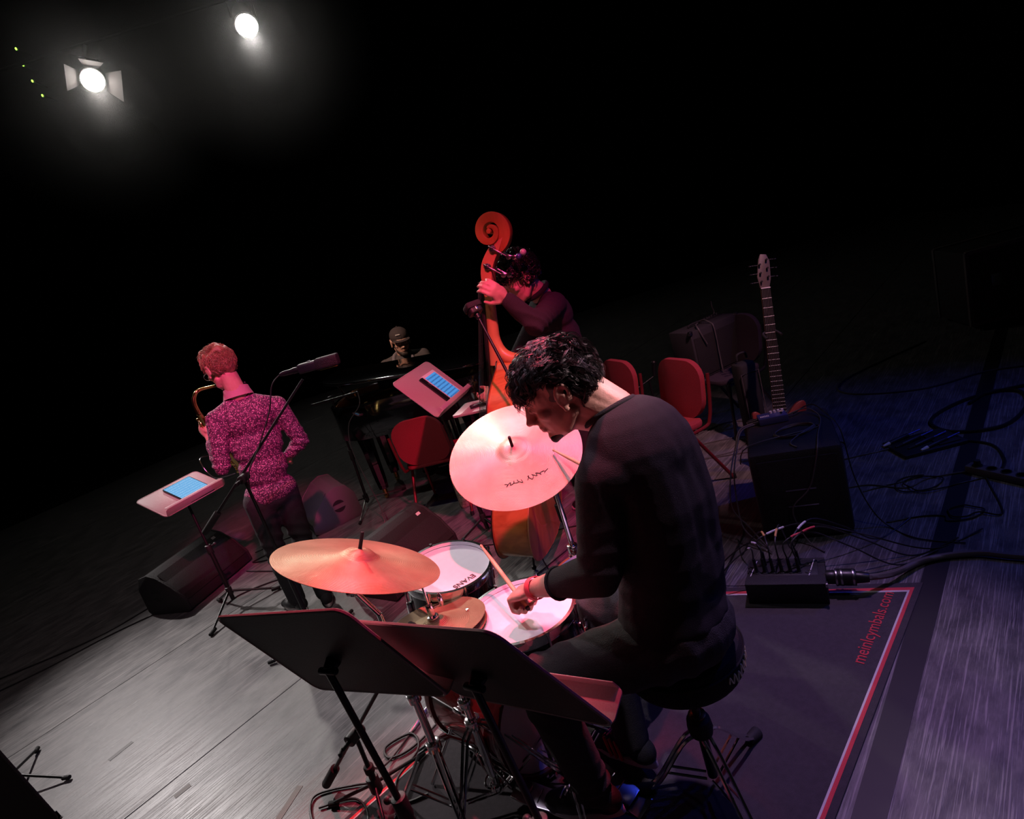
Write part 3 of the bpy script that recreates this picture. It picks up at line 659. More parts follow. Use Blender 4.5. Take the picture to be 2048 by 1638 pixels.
hd = [(-.028, Ln+.005), (.028, Ln+.005), (.042, Ln+.06), (.046, Ln+.17), (.030, Ln+.215), (-.006, Ln+.222), (-.02, Ln+.19), (-.040, Ln+.08)]
w.part('headstock', MB().prism(hd, -.024, -.008, ga, mg), 'head_wood', .004)
for i in range(6):
    s_ = 1 if i % 2 else -1; y = Ln+.045+.027*i; x = s_*(.024 if s_ > 0 else .020)
    pg = w.part('tuning_peg', MB().cyl(gp(x, y, -.008), gp(x, y, .012), .006, n=10), 'black_metal'); w.part('peg_button', MB().cyl(gp(x*1.2, y, -.016), gp(x+s_*.045, y, -.016), .004).ell(gp(x+s_*.055, y, -.016), (.010, .012, .005)), 'black_metal', parent=pg)
for i in range(6):
    t_ = (i-2.5)/2.5; w.part('string', MB().cyl(gp(t_*.032, -.26, .010), gp(t_*.022, Ln+.003, .007), .0011-.0001*i, n=5), 'string_steel')
by = [(-.04, .02), (-.10, .06), (-.14, .10), (-.165, .08), (-.16, .0), (-.145, -.12), (-.165, -.28), (-.15, -.40), (-.05, -.45), (.06, -.45), (.155, -.39), (.165, -.27), (.14, -.14), (.15, -.02), (.165, .10), (.15, .16), (.10, .13), (.04, .02)]
P2 = spline([V((x, y, 0)) for x, y in by], 3); lift = V((0, 0, 0))
w.part('body', MB().prism([(p.x*1.0, p.y*.68) for p in P2], -.046, -.006, ga, mg), 'guitar_wood', .010)
w.part('pickup', MB().box(gp(0, -.16, -.002), (.09, .03, .012), mg), 'rubber', .003); w.part('bridge', MB().box(gp(0, -.25, .0), (.10, .05, .014), mg), 'black_metal', .003)
t = thing('guitar_stand', 'black tubular stand holding the electric bass guitar', 'guitar stand', (1.645, 3.600, 0)); w = W(t)
w.part('upright', MB().cyl((1.685, 3.680, .0), (1.670, 3.670, .85), .011), 'black_metal')
for e_ in ((1.42, 3.50), (1.85, 3.40), (1.75, 3.90)): w.part('leg', MB().cyl((1.683, 3.678, .28), (*e_, .012), .010), 'black_metal')
w.part('cradle', MB().tube(spline([(1.445, 3.360, .12), (1.505, 3.480, .06), (1.645, 3.480, .05), (1.725, 3.340, .11)], 5), .010, 8), 'rubber'); w.part('yoke', MB().tube(spline([(1.640, 3.580, .83), (1.655, 3.650, .85), (1.725, 3.650, .85), (1.735, 3.580, .83)], 5), .008, 8), 'rubber')
# a dark gig case standing behind the guitar neck
t = thing('gig_case', 'dark upright case just left of the bass guitar neck', 'case', (1.64, 4.02, 0), .2)
part('shell', MB().prism(rrect(.15, .12, .04), .0, .60), 'rubber', t, .03); part('zip', MB().tube([(-.07, -.062, .05), (-.07, -.062, .53), (.07, -.062, .53), (.07, -.062, .05)], .003, 6), 'cable_grey', t); part('grip', MB().tube(spline([(-.04, 0, .62), (-.03, 0, .66), (.03, 0, .66), (.04, 0, .62)], 4), .008, 8), 'rubber', t)
# ------------------------------------------------------------------ drum kit
KF = V((-.65, .76, 0)).normalized(); KR = V((KF.y, -KF.x, 0))          # drummer's forward and right
def pose(o, c, n, spin=0.):
    m = frame(n, (1, 0, 0)) @ rotz(spin); M = m.to_4x4(); M.translation = V(c); o.matrix_world = M; return m
def drum(name, label, c, n, r, depth, shell, head='drum_head', lugs=8, text=None, text_dir=None, text_size=.03, cat='drum', hoop='chrome'):
    t = bpy.data.objects.new(name, None); COL.objects.link(t); tag(t, label, cat); pose(t, c, n)
    part('shell', MB().lathe([(r*.965, -.012), (r, -.02), (r, -depth+.02), (r*.965, -depth+.012)], (0, 0, 0), None, 48), shell, t)
    part('batter_head', MB().lathe([(.0001, 0), (r*.5, 0), (r*.975, 0), (r*.985, -.006), (r*.985, -.012)], (0, 0, 0), None, 48, False), head, t)
    part('bottom_head', MB().lathe([(.0001, -depth), (r*.985, -depth), (r*.985, -depth+.012)], (0, 0, 0), None, 48, False), head, t)
    for z0, nm in ((.0, 'top_hoop'), (-depth-.004, 'bottom_hoop')):
        part(nm, MB().lathe([(r*.99, z0-.018), (r+.006, z0-.018), (r+.008, z0-.010), (r+.005, z0+.012), (r+.009, z0+.013), (r+.009, z0+.016), (r*.985, z0+.016), (r*.985, z0-.018)], (0, 0, 0), None, 48, False), hoop, t)
    for k in range(lugs):
        a = 2*PI*(k+.5)/lugs; d = V((math.cos(a), math.sin(a), 0)); m = Matrix((V((-d.y, d.x, 0)), V((0, 0, 1)), d)).transposed()
        part('lug', MB().box(d*(r+.008)+V((0, 0, -depth*.5)), (.018, .05, .018), m), 'chrome', t, .005)
        part('tension_rod', MB().cyl(d*(r+.011)+V((0, 0, .014)), d*(r+.011)+V((0, 0, -depth-.012)), .0032, n=8).cyl(d*(r+.011)+V((0, 0, .012)), d*(r+.011)+V((0, 0, .022)), .0055, n=8), 'chrome', t)
    return t
snare = drum('snare_drum', 'white-headed snare drum under the left hand of the drummer', (-.171, 1.711, .735), (.03, .03, 1), .178, .135, 'shell_black', text='EVANS')
tom = drum('rack_tom', 'white-headed small tom half covered by the left cymbal', (-.410, 2.049, .785), (.15, -.08, .985), .163, .19, 'shell_black')
ftom = drum('floor_tom', 'dark red floor tom behind the forearm of the drummer', (.12, 2.06, .56), (0, 0, 1), .178, .36, 'shell_red')
bd = drum('bass_drum', 'dark red bass drum lying behind the cymbal stands', (-.22, 1.83, .25), (.65, -.76, .0), .225, .40, 'shell_red', 'drum_head', 8, cat='drum', hoop='shell_red')
def drum_text(d, s, size, pos, xdir, ydir): 
    bpy.context.view_layer.update(); return letters('lettering', s, size, pos, xdir, ydir, 'ink', d)
# maker's name as printed near the rim of each head
bpy.context.view_layer.update()
nz = snare.matrix_world.col[2].to_3d().normalized()
drum_text(snare, 'EVANS', .030, (-.293, 1.668, .7368), (-.93, .37, 0), (-.37, -.93, 0))
nz = tom.matrix_world.col[2].to_3d().normalized(); cT = V((-.410, 2.049, .785)); pT = V((.062, -.098, 0)); pT -= nz*nz.dot(pT)
xd = V((-.80, -.60, 0)); xd -= nz*nz.dot(xd); drum_text(tom, 'EVANS', .032, cT+pT+nz*.0012, xd, nz.cross(xd.normalized()))
for k in range(3):
    a = 2*PI*k/3+.4; d = V((math.cos(a), math.sin(a), 0)); p = V((.12, 2.06, 0))+d*.195
    bpy.context.view_layer.update(); w = W(ftom); w.part('leg', MB().cyl(p+V((0, 0, .45)), p+V((0, 0, .02)), .006), 'chrome'); w.part('rubber_foot', MB().cyl(p+V((0, 0, .009)), p+V((0, 0, .04)), .012), 'rubber')
bpy.context.view_layer.update(); w = W(bd)
for s_ in (-1, 1):
    p = V((-.22, 1.83, .25))+KF*.30+KR*(s_*.20)+V((0, 0, -.02)); e_ = p+KR*(s_*.14)+KF*.08; e_.z = .015
    w.part('spur', MB().cyl(p, e_, .007), 'chrome')

def cym_profile(r, bell, h, bow):
    return [(.006, h), (bell*.35, h*.97), (bell*.7, h*.78), (bell*.92, h*.42), (bell*1.08, h*.14), (bell*1.3, 0), (r*.5, -bow*.25), (r*.75, -bow*.56), (r*.92, -bow*.86), (r, -bow)]
def cymbal(name, label, c, n, r, bell, m='cymbal_bronze', h=.024, bow=.022):
    p = cym_profile(r, bell, h, bow); prof = p+[(x, z-.0016) for x, z in reversed(p)]
    o = bpy.data.objects.new(name, None); COL.objects.link(o); tag(o, label, 'cymbal'); pose(o, c, n)
    part('bow', MB().lathe(prof, (0, 0, 0), None, 96, False), m, o, 0, 60)
    return o
nC, nR, nH = V((.446, .195, .874)), V((-.004, -.496, .869)), V((.03, .14, 1))
cC, cR, cH = V((-.602, 1.758, 1.072)), V((-.041, 2.183, 1.110)), V((-.447, 1.733, .775))
crash = cymbal('crash_cymbal', 'bronze cymbal tilted toward the drummer left of the tom', cC, nC, .262, .055, 'cymbal_brown')
ride = cymbal('ride_cymbal', 'large pink-lit ride cymbal in front of the double bass', cR, nR, .262, .058)
hats = cymbal('hihat_cymbal', 'upper hi-hat cymbal overlapping the snare drum', cH, nH, .168, .042, 'cymbal_dark')
cymbal('hihat_cymbal', 'lower hi-hat cymbal just beneath the upper one', cH-V((0, 0, .022)), -nH, .168, .042, 'cymbal_dark')
# script printed on the ride cymbal
bpy.context.view_layer.update(); MR = ride.matrix_world
def sig(x0, y0, sc, seed, n, amp):
    r_ = random.Random(seed); pts = []
    for i in range(n): pts.append((x0+sc*i/n+.006*math.sin(i*2.2), y0+amp*math.sin(i*1.9+seed)*(1 if i % 3 else 1.8)*r_.uniform(.5, 1)))
    return pts
invR = MR.inverted()
# direction toward the viewer side of the cymbal in its own plane
loc_dn = (invR.to_3x3() @ V((.05, -.87, -.5))).normalized(); loc_rt = V((-loc_dn.y, loc_dn.x, 0))
if (MR.to_3x3() @ loc_rt).x < 0: loc_rt = -loc_rt
for x0, sc_, sd_, n_ in ((-.075, .07, 1, 14), (.01, .085, 5, 16)):
    P = []
    for a, b in sig(x0, 0, sc_, sd_, n_, .008):
        q = loc_dn*(.145-b)+loc_rt*a; rr_ = math.hypot(q.x, q.y); zz = -.022*(.25+(rr_-.131)/.131*.62)+.0014
        P.append(V((q.x, q.y, zz)))
    put('signature', MB().tube(spline(P, 4), .0011, 5).mesh('signature', 60), 'ink', ride)

def tripod(w, base, top, r=.0125, spread=.28, hub=.30, a0=0., double=True, mcol='chrome'):
    base = V(base); top = V(top); hubp = base.lerp(top, hub/(top-base).length)
    col = base+V((0, 0, .06))
    w.part('lower_tube', MB().cyl(col, base.lerp(top, .62), r), mcol); w.part('upper_tube', MB().cyl(base.lerp(top, .60), top, r*.68), mcol)
    w.part('collar', MB().cyl(base.lerp(top, .60), base.lerp(top, .64), r*1.7).cyl(base.lerp(top, .62), base.lerp(top, .62)+V((.03, .02, 0)), .005).box(base.lerp(top, .62)+V((.04, .025, 0)), (.028, .008, .02)), mcol, .002)
    w.part('leg_collar', MB().cyl(hubp-V((0, 0, .018)), hubp+V((0, 0, .018)), r*1.9), mcol, .003); w.part('foot_collar', MB().cyl(col, col+V((0, 0, .03)), r*1.6), mcol, .003)
    for k in range(3):
        a = a0+2*PI*k/3; d = V((math.cos(a), math.sin(a), 0)); e_ = base+d*spread+V((0, 0, .016)); s_ = V((-d.y, d.x, 0))*.010
        for sg in ((-1, 1) if double else (0,)):
            lg = w.part('leg', MB().tube([hubp+d*.02+s_*sg, hubp+d*.06+s_*sg-V((0, 0, .02)), e_+s_*sg*.6], .0055, 6), mcol)
            w.part('strut', MB().cyl(col+d*.015+s_*sg, hubp.lerp(e_, .55)+s_*sg, .004, n=6), mcol, parent=lg)
        w.part('rubber_foot', MB().cyl(e_-d*.03+V((0, 0, .012)), e_+d*.018-V((0, 0, .002)), .014, .016), 'rubber', .003)
def cym_stand(label, c, n, base, a0, boomless=True):
    n = V(n).normalized(); t = thing('cymbal_stand', label, 'cymbal stand', (base[0], base[1], .01)); w = W(t)
    tilt = c-n*.11; hv = V((base[0], base[1], tilt.z-.10))
    tripod(w, (base[0], base[1], .008), hv, .0135, .27, .33, a0)
    w.part('boom', MB().cyl(hv, tilt, .0085), 'chrome'); w.part('tilter', MB().cyl(tilt-V((.022, 0, 0)), tilt+V((.022, 0, 0)), .017).cyl(tilt-n*.02, tilt+n*.03, .011).cyl(tilt+V((.02, 0, 0)), tilt+V((.05, .0, .01)), .006).box(tilt+V((.055, 0, .012)), (.01, .03, .014)), 'chrome', .002)
    w.part('rod', MB().cyl(tilt, c+n*.045, .004), 'chrome'); w.part('felt', MB().cyl(c-n*.02, c-n*.003, .014), 'rubber', .003)
    w.part('sleeve', MB().cyl(c+n*.018, c+n*.078, .0062, .0058, 12), 'rubber', .001)
    return t
cym_stand('chrome stand under the tilted left cymbal', cC, nC, (-.60, 1.72), .8)
cym_stand('chrome stand under the pink-lit ride cymbal', cR, nR, (.07, 2.30), .3)
# hi-hat stand with pedal
t = thing('hihat_stand', 'chrome hi-hat stand with clutch behind the music stand backs', 'hi-hat stand', (-.452, 1.733, .008)); w = W(t)
b_ = V((-.452, 1.733, .008)); tp = V((cH.x, cH.y, cH.z-.045))
tripod(w, b_, tp, .0150, .27, .36, 2.0)
w.part('pull_rod', MB().cyl(tp, cH+V((.004, 0, .19)), .0042).ell(cH+V((.004, 0, .19)), (.006,)*3), 'chrome')
w.part('clutch', MB().cyl(cH+V((0, 0, .026)), cH+V((0, 0, .075)), .012).cyl(cH+V((0, 0, .055)), cH+V((.035, .01, .06)), .005).cyl(cH+V((0, 0, .022)), cH+V((0, 0, .030)), .020), 'chrome', .002)
w.part('wing_nut', MB().ell(cH+V((.04, .012, .072)), (.008, .014, .024)), 'chrome'); w.part('seat_cup', MB().cyl(tp, tp+V((0, 0, .014)), .026), 'rubber', .003)
w.part('ring', MB().lathe([(.036, 0), (.040, .004), (.036, .008), (.032, .004), (.036, 0)], b_+V((0, 0, .10)), None, 24, False), 'chrome')
pdl = V((-.165, 1.575, 0)); dirp = (b_-pdl); dirp.z = 0; dirp.normalize(); mp_ = frame(V((0, 0, 1)), dirp); side = V((-dirp.y, dirp.x, 0))
def pedal(w, toe, heel, width, h):
    d = (toe-heel); L = d.length; d.normalize(); s_ = V((-d.y, d.x, 0)).normalized(); nn = d.cross(s_); nn = nn if nn.z > 0 else -nn
    m = Matrix((s_, d, s_.cross(d))).transposed()
    fb = w.part('footboard', MB().prism([(-width*.4, -L/2), (width*.4, -L/2), (width/2, L*.3), (width*.4, L/2), (-width*.4, L/2), (-width/2, L*.3)], -.004, .004, (toe+heel)/2, m), 'steel', .002)
    for i in range(5): w.part('grip_bar', MB().cyl((toe+heel)/2+d*(L*(-.3+.14*i))-s_*width*.32+nn*.005, (toe+heel)/2+d*(L*(-.3+.14*i))+s_*width*.32+nn*.005, .002, n=6), 'chrome', parent=fb)
    hg = V((heel.x, heel.y, .012)); w.part('heel_plate', MB().box(hg-d*.02, (width, .05, .012), m), 'steel', .003)
    w.part('base_wire', MB().tube([hg-s_*width*.5, V((toe.x, toe.y, .012))-s_*width*.5], .004, 6).tube([hg+s_*width*.5, V((toe.x, toe.y, .012))+s_*width*.5], .004, 6), 'chrome')
pedal(w, V((b_.x, b_.y, .085))-dirp*.07, V((b_.x, b_.y, .03))-dirp*.32, .085, .08)
w.part('chain', MB().cyl((b_.x-dirp.x*.06, b_.y-dirp.y*.06, .085), (b_.x, b_.y, .19), .004), 'steel')
# snare stand
t = thing('snare_stand', 'low chrome stand cradling the snare drum', 'snare stand', (-.171, 1.711, .008)); w = W(t)
tripod(w, (-.171, 1.711, .008), V((-.171, 1.711, .56)), .011, .24, .26, .5)
for k in range(3):
    a = 2*PI*k/3+.2; d = V((math.cos(a), math.sin(a), 0)); q = V((-.171, 1.711, .55))
    w.part('arm', MB().tube([q, q+d*.16+V((0, 0, .02)), q+d*.196+V((0, 0, .03)), q+d*.200+V((0, 0, .065))], .006, 6), 'chrome')
# tom holder on bass drum
t = thing('tom_holder', 'chrome arm holding the small tom above the bass drum', 'tom holder', (-.36, 1.99, .47)); w = W(t)
w.part('post', MB().cyl((-.36, 2.0, .44), (-.36, 2.0, .60), .011), 'chrome'); w.part('arm', MB().tube(spline([(-.36, 2.0, .58), (-.30, 2.16, .62), (-.33, 2.22, .66)], 5), .008, 8), 'chrome'); w.part('clamp', MB().box((-.36, 2.0, .58), (.035, .035, .045)).cyl((-.36, 1.975, .58), (-.36, 1.945, .59), .006), 'chrome', .004)
# kick pedal
t = thing('kick_pedal', 'bass drum pedal under the right shoe of the drummer', 'pedal', (-.09, 1.68, .008)); w = W(t)
bc = V((-.22, 1.83, 0)); pedal(w, bc-KF*.06+V((0, 0, .10)), bc-KF*.34+V((0, 0, .03)), .085, .1)
for s_ in (-1, 1): w.part('tower', MB().cyl(bc-KF*.03+KR*s_*.06, bc-KF*.03+KR*s_*.06+V((0, 0, .21)), .008), 'chrome')
w.part('axle', MB().cyl(bc-KF*.03-KR*.075+V((0, 0, .2)), bc-KF*.03+KR*.075+V((0, 0, .2)), .006), 'chrome'); w.part('beater', MB().cyl(bc-KF*.03+V((0, 0, .2)), bc-KF*.05+V((0, 0, .33)), .004).cyl(bc-KF*.075+V((0, 0, .335)), bc-KF*.025+V((0, 0, .335)), .026), 'tag_white', .003)

# drumsticks
def stick(label, tip, butt):
    tip, butt = V(tip), V(butt); d = (tip-butt); L = d.length; m = frame(d, (0, 1, .3))
    t = thing('drumstick', label, 'drumstick', butt, 0, 'drumsticks'); w = W(t)
    w.part('shaft', MB().lathe([(.003, 0), (.0068, .003), (.0072, .02), (.0072, L*.70), (.0045, L*.93), (.0035, L*.955)], butt, m, 14), 'stick_wood')
    w.part('tip', MB().lathe([(.0030, L*.953), (.0052, L*.965), (.0055, L*.98), (.0035, L*.995), (.0008, L)], butt, m, 14), 'stick_wood')
    w.part('butt_end', MB().cyl(butt-d.normalized()*.002, butt+d.normalized()*.006, .0066, .0074), 'ink')
stick('drumstick in the left fist of the drummer pointing up over the tom', (-.256, 1.985, .870), (-.135, 1.605, .808))
stick('drumstick under the chin of the drummer resting on the ride cymbal', (.10, 2.125, 1.085), (.245, 1.79, 1.04))

# ------------------------------------------------------------------ drum throne
th = thing('drum_throne', 'round black drum throne with chrome tripod under the drummer', 'stool', (.265, 1.535, .008)); w = W(th)
tb = V((.265, 1.535, .008))
w.part('seat', MB().lathe([(.01, .495), (.15, .495), (.174, .506), (.184, .525), (.184, .575), (.176, .597), (.13, .605), (.01, .606)], (tb.x, tb.y, 0), None, 48), 'black_cotton')
w.part('piping', MB().lathe([(.186, .572), (.189, .576), (.186, .580), (.183, .576), (.186, .572)], (tb.x, tb.y, 0), None, 48, False), 'rubber')
P = []
for i in range(46):
    a = -1.12+.022*i; P.append(V((tb.x+.1855*math.cos(a), tb.y+.1855*math.sin(a), .545+.016*math.sin(i*1.25)*(1.5 if i % 7 == 0 else .8)+.006*math.sin(i*.5))))
w.part('emblem', MB().tube(spline(P, 3), .0026, 5), 'print_gold')
w.part('spindle', MB().lathe([(.0125+.0016*(i % 2), .18+.006*i) for i in range(50)], (tb.x, tb.y, 0), None, 16), 'black_metal')
w.part('hub', MB().lathe([(.02, .235), (.036, .245), (.04, .27), (.036, .30), (.024, .312)], (tb.x, tb.y, 0), None, 20), 'rubber'); w.part('nut', MB().lathe([(.026, .31), (.028, .318), (.018, .322)], (tb.x, tb.y, 0), None, 16), 'brass')
for k, (fx, fy) in enumerate(((.462, 1.671), (.045, 1.60), (.31, 1.30))):
    e_ = V((fx, fy, .016)); d = (e_-tb); d.z = 0; d.normalize(); s_ = V((-d.y, d.x, 0))*.013; hb = tb+V((0, 0, .235))
    for sg in (-1, 1):
        lg = w.part('leg', MB().tube(spline([hb+d*.025+s_*sg, hb+d*.07+s_*sg-V((0, 0, .035)), e_-d*.06+s_*sg+V((0, 0, .05)), e_+s_*sg*.5], 4), .0065, 6), 'chrome')
        w.part('strut', MB().cyl(tb+d*.02+s_*sg+V((0, 0, .06)), hb.lerp(e_, .62)+s_*sg, .0045, n=6), 'chrome', parent=lg)
    w.part('rubber_foot', MB().cyl(e_-d*.035+V((0, 0, .012)), e_+d*.022, .017, .022), 'rubber', .004)
w.part('tilt_lever', MB().cyl(tb+V((0, 0, .06)), tb+V((0, 0, .24)), .016), 'black_metal')

# ------------------------------------------------------------------ double bass
ep, scr = V((-.134, 3.199, 0)), V((.275, 3.30, 1.93)); bu = (scr-ep).normalized()
nb0 = V((.93, -.37, 0)); nbk = (nb0-bu*bu.dot(nb0)).normalized(); sdv = bu.cross(nbk)        # nbk: back plate normal; sdv: toward or away from us
if sdv.y > 0: sdv = -sdv
mB = Matrix((sdv, bu, nbk)).transposed()
def bp_(x, y, z): return ep+mB @ V((x, y, z))                                                # x: across, y: up, z: toward the back
db = thing('double_bass', 'orange varnished double bass standing upright behind the ride cymbal', 'double bass', ep); w = W(db)
half = [(0, .150), (.09, .153), (.20, .175), (.29, .235), (.335, .34), (.335, .44), (.30, .53), (.235, .60), (.185, .66), (.172, .73), (.185, .80), (.222, .865), (.25, .93), (.255, .99), (.235, 1.06), (.18, 1.13), (.11, 1.185), (.06, 1.22), (.035, 1.255), (0, 1.258)]
H2 = [(p.x, p.y) for p in spline([V((x, y, 0)) for x, y in half], 3)]
outl = H2+[(-x, y) for x, y in reversed(H2[1:-1])]
big = [(x*1.03, .705+(y-.705)*1.012) for x, y in outl]
D0 = -.125   # front z
def plate(z0, z1, arch): 
    mb = MB(); n = len(big); c = (0, .70); rings = [(1., z0), (1., z1), (.93, z1+arch*.25), (.7, z1+arch*.75), (.35, z1+arch)]
    vs = []
    for k, zz in rings:
        for x, y in big: vs.append(bp_(c[0]+(x-c[0])*k, c[1]+(y-c[1])*k, zz))
    vs.append(bp_(*c, z1+arch*1.05)); fs = [tuple(range(n))]
    for r_ in range(len(rings)-1):
        for i in range(n): j = (i+1) % n; fs.append((r_*n+i, r_*n+j, (r_+1)*n+j, (r_+1)*n+i))
    for i in range(n): fs.append(((len(rings)-1)*n+i, (len(rings)-1)*n+(i+1) % n, len(vs)-1))
    return mb.add(vs, fs)
w.part('back_plate', plate(.072, .079, .012), 'bass_wood', 0, 30)
w.part('front_plate', plate(D0, D0-.007, -.03), 'bass_wood', 0, 30)
tap = lambda y: .0 if y < .9 else -.10*(y-.9)/.36                                             # the back slopes in toward the neck
rv = []; n = len(outl)
for z in (D0+.0005, .0715):
    for x, y in outl: rv.append(bp_(x*.985, .705+(y-.705)*.99, z))
w.part('ribs', MB().add(rv, [(i, (i+1) % n, n+(i+1) % n, n+i) for i in range(n)]), 'bass_rib', 0, 60)
for zz, nm in ((D0-.004, 'edge_purfling'), (.076, 'edge_purfling')):
    w.part(nm, MB().tube([bp_(x*1.001, y, zz) for x, y in big], .0038, 6, True), 'ebony' if zz < 0 else 'maple_neck')
NZ = -.140                                                                                     # neck axis z
w.part('neck', MB().tube(spline([bp_(0, 1.24, NZ-.004), bp_(0, 1.40, NZ-.004), bp_(0, 1.55, NZ-.006), bp_(0, 1.70, NZ-.008)], 6), [.037-.010*i/18 for i in range(19)], 14), 'maple_neck', 0, 60)
w.part('heel', MB().tube(spline([bp_(0, 1.262, .085), bp_(0, 1.264, .03), bp_(0, 1.268, -.04), bp_(0, 1.30, -.10), bp_(0, 1.36, -.135), bp_(0, 1.45, -.146)], 5), [.026, .028, .030, .032, .034, .035, .036, .036, .036, .036]+[.035]*11+[.033, .032, .031, .030, .029], 14), 'maple_neck', 0, 60)
w.part('fingerboard', MB().add([bp_(sx*hw, y, zz) for y, hw in ((.92, .046), (1.70, .024)) for sx in (-1, 1) for zz in (NZ-.052, NZ-.030)], [(0, 1, 3, 2), (4, 6, 7, 5), (0, 4, 5, 1), (2, 3, 7, 6), (0, 2, 6, 4), (1, 5, 7, 3)]), 'ebony', .006)
# pegbox and scroll, seen from the side
pbx = [(1.68, -.030), (1.75, -.040), (1.82, -.062), (1.88, -.058), (1.93, -.022)]
box_side = [V((y, z, 0)) for y, z in [(1.66, -.168), (1.74, -.172), (1.80, -.160), (1.855, -.128), (1.885, -.100)]]
back_side = [V((y, z, 0)) for y, z in [(1.66, -.112), (1.74, -.108), (1.80, -.088), (1.86, -.055), (1.92, -.030)]]
pa, pb = spline(box_side, 4), spline(back_side, 4); vs = []; 
for i in range(len(pa)):
    hw = .036-.010*i/len(pa)
    for sx in (-1, 1):
        vs += [bp_(sx*hw, pa[i].x, pa[i].y), bp_(sx*hw, pb[i].x, pb[i].y)]
fs = [(0, 2, 3, 1), tuple(4*(len(pa)-1)+k for k in (0, 1, 3, 2))]
for i in range(len(pa)-1):
    a, b = 4*i, 4*i+4; fs += [(a, a+1, b+1, b), (a+2, b+2, b+3, a+3), (a, b, b+2, a+2), (a+1, a+3, b+3, b+1)]
w.part('pegbox', MB().add(vs, fs), 'maple_neck', .003)
sv, rv_ = [], []
cS = (1.955, -.098)
for i in range(60):
    t_ = i/59; a = -1.2+t_*2*PI*1.52; r_ = .074*(1-t_)**.8+.014
    hw = .024+.022*t_; th_ = .050*(1-t_)+.016
    yy, zz = cS[0]+r_*math.sin(a)*1.05, cS[1]+r_*math.cos(a)
    rv_.append((yy, zz, th_, hw, a))
vs, fs = [], []
for yy, zz, th_, hw, a in rv_:
    ox, oz = math.sin(a), math.cos(a)
    for sx in (-1, 1):
        vs += [bp_(sx*hw, yy-ox*th_*.5, zz-oz*th_*.5), bp_(sx*hw, yy+ox*th_*.5, zz+oz*th_*.5)]
for i in range(len(rv_)-1):
    a, b = 4*i, 4*i+4; fs += [(a, a+1, b+1, b), (a+2, b+2, b+3, a+3), (a, b, b+2, a+2), (a+1, a+3, b+3, b+1)]
fs += [(0, 2, 3, 1), tuple(4*(len(rv_)-1)+k for k in (0, 1, 3, 2))]
w.part('scroll', MB().add(vs, fs), 'bass_wood', .002)
w.part('scroll_eye', MB().cyl(bp_(-.052, *cS), bp_(.052, *cS), .014), 'bass_wood', .004)
for y, z in ((1.865, -.088), (1.775, -.125)):
    for sx in (-1, 1):
        g = w.part('tuning_machine', MB().cyl(bp_(sx*.034, y, z), bp_(sx*.048, y, z), .019, .017, 18).cyl(bp_(sx*.044, y+.015, z-.022), bp_(sx*.044, y-.030, z+.05), .005).cyl(bp_(sx*.04, y, z), bp_(sx*.055, y, z), .008), 'steel', .002)
        w.part('tuning_key', MB().cyl(bp_(sx*.044, y-.028, z+.046), bp_(sx*.046, y-.045, z+.075), .004).ell(bp_(sx*.047, y-.052, z+.088), (.005, .014, .016), mB), 'steel', parent=g)
w.part('felt_ball', MB().ell(bp_(-.05, 1.835, .052), (.018,)*3), 'eye_white'); w.part('blue_button', MB().ell(bp_(-.02, 1.815, .035), (.016,)*3), 'blue_steel')
for i in range(4):
    x = (i-1.5); w.part('string', MB().tube([bp_(x*.012, 1.70, NZ-.056), bp_(x*.028, .62, NZ-.15), bp_(x*.016, .36, NZ-.08)], .0016+.0003*i, 6), 'string_steel')
w.part('bridge', MB().prism([(-.075, 0), (-.045, 0), (-.02, .05), (.02, .05), (.045, 0), (.075, 0), (.055, .09), (.062, .15), (.0, .175), (-.062, .15), (-.055, .09)], -.009, .009, bp_(0, .62, D0-.03), Matrix((mB.col[0], -mB.col[2], mB.col[1])).transposed()), 'stick_wood', .003)
w.part('tailpiece', MB().add([bp_(sx*hw, y, zz) for y, hw in ((.17, .02), (.40, .045)) for sx in (-1, 1) for zz in (NZ-.075, NZ-.055)], [(0, 1, 3, 2), (4, 6, 7, 5), (0, 4, 5, 1), (2, 3, 7, 6), (0, 2, 6, 4), (1, 5, 7, 3)]), 'ebony', .006)
w.part('endpin', MB().cyl(bp_(0, .155, -.03), bp_(0, .012, -.03), .007).cyl(bp_(0, .155, -.03), bp_(0, .12, -.03), .018).ell(bp_(0, .014, -.03), (.016,)*3), 'black_metal')

# ------------------------------------------------------------------ microphones
def big_mic(label, a, b, root_name='microphone', s=1.):
    a, b = V(a), V(b); d = (b-a).normalized(); L = (b-a).length; m = frame(d, (0, 0, 1)); t = thing(root_name, label, 'microphone', a); w = W(t)
    w.part('connector', MB().lathe([(.008, 0), (.013, L*.06), (.014, L*.22), (.016, L*.23), (.016, L*.33), (.013, L*.34)], a, m, 18), 'black_metal')
    w.part('body', MB().prism(rrect(.055*s, .050*s, .012*s), L*.33, L*.66, a, m), 'black_plastic', .006)
    g = w.part('grille', MB().prism(rrect(.068*s, .060*s, .014*s), L*.62, L, a, m), 'cabinet', .010)
    w.part('trim_plate', MB().box(a+d*L*.82-m.col[1]*.031*s, (.050*s, .004, L*.30), m), 'brass', .001, parent=g)
    w.part('switch', MB().box(a+d*L*.52+m.col[1]*.027*s, (.010, .006, .02), m), 'steel', .001)
    return t
big_mic('large dark microphone on a boom behind the saxophonist', (-1.09, 3.13, 1.562), (-.775, 3.125, 1.552))
big_mic('small boxy microphone on a boom in front of the double bass', (-.020, 2.955, 1.545), (-.037, 2.99, 1.625), s=1.25)
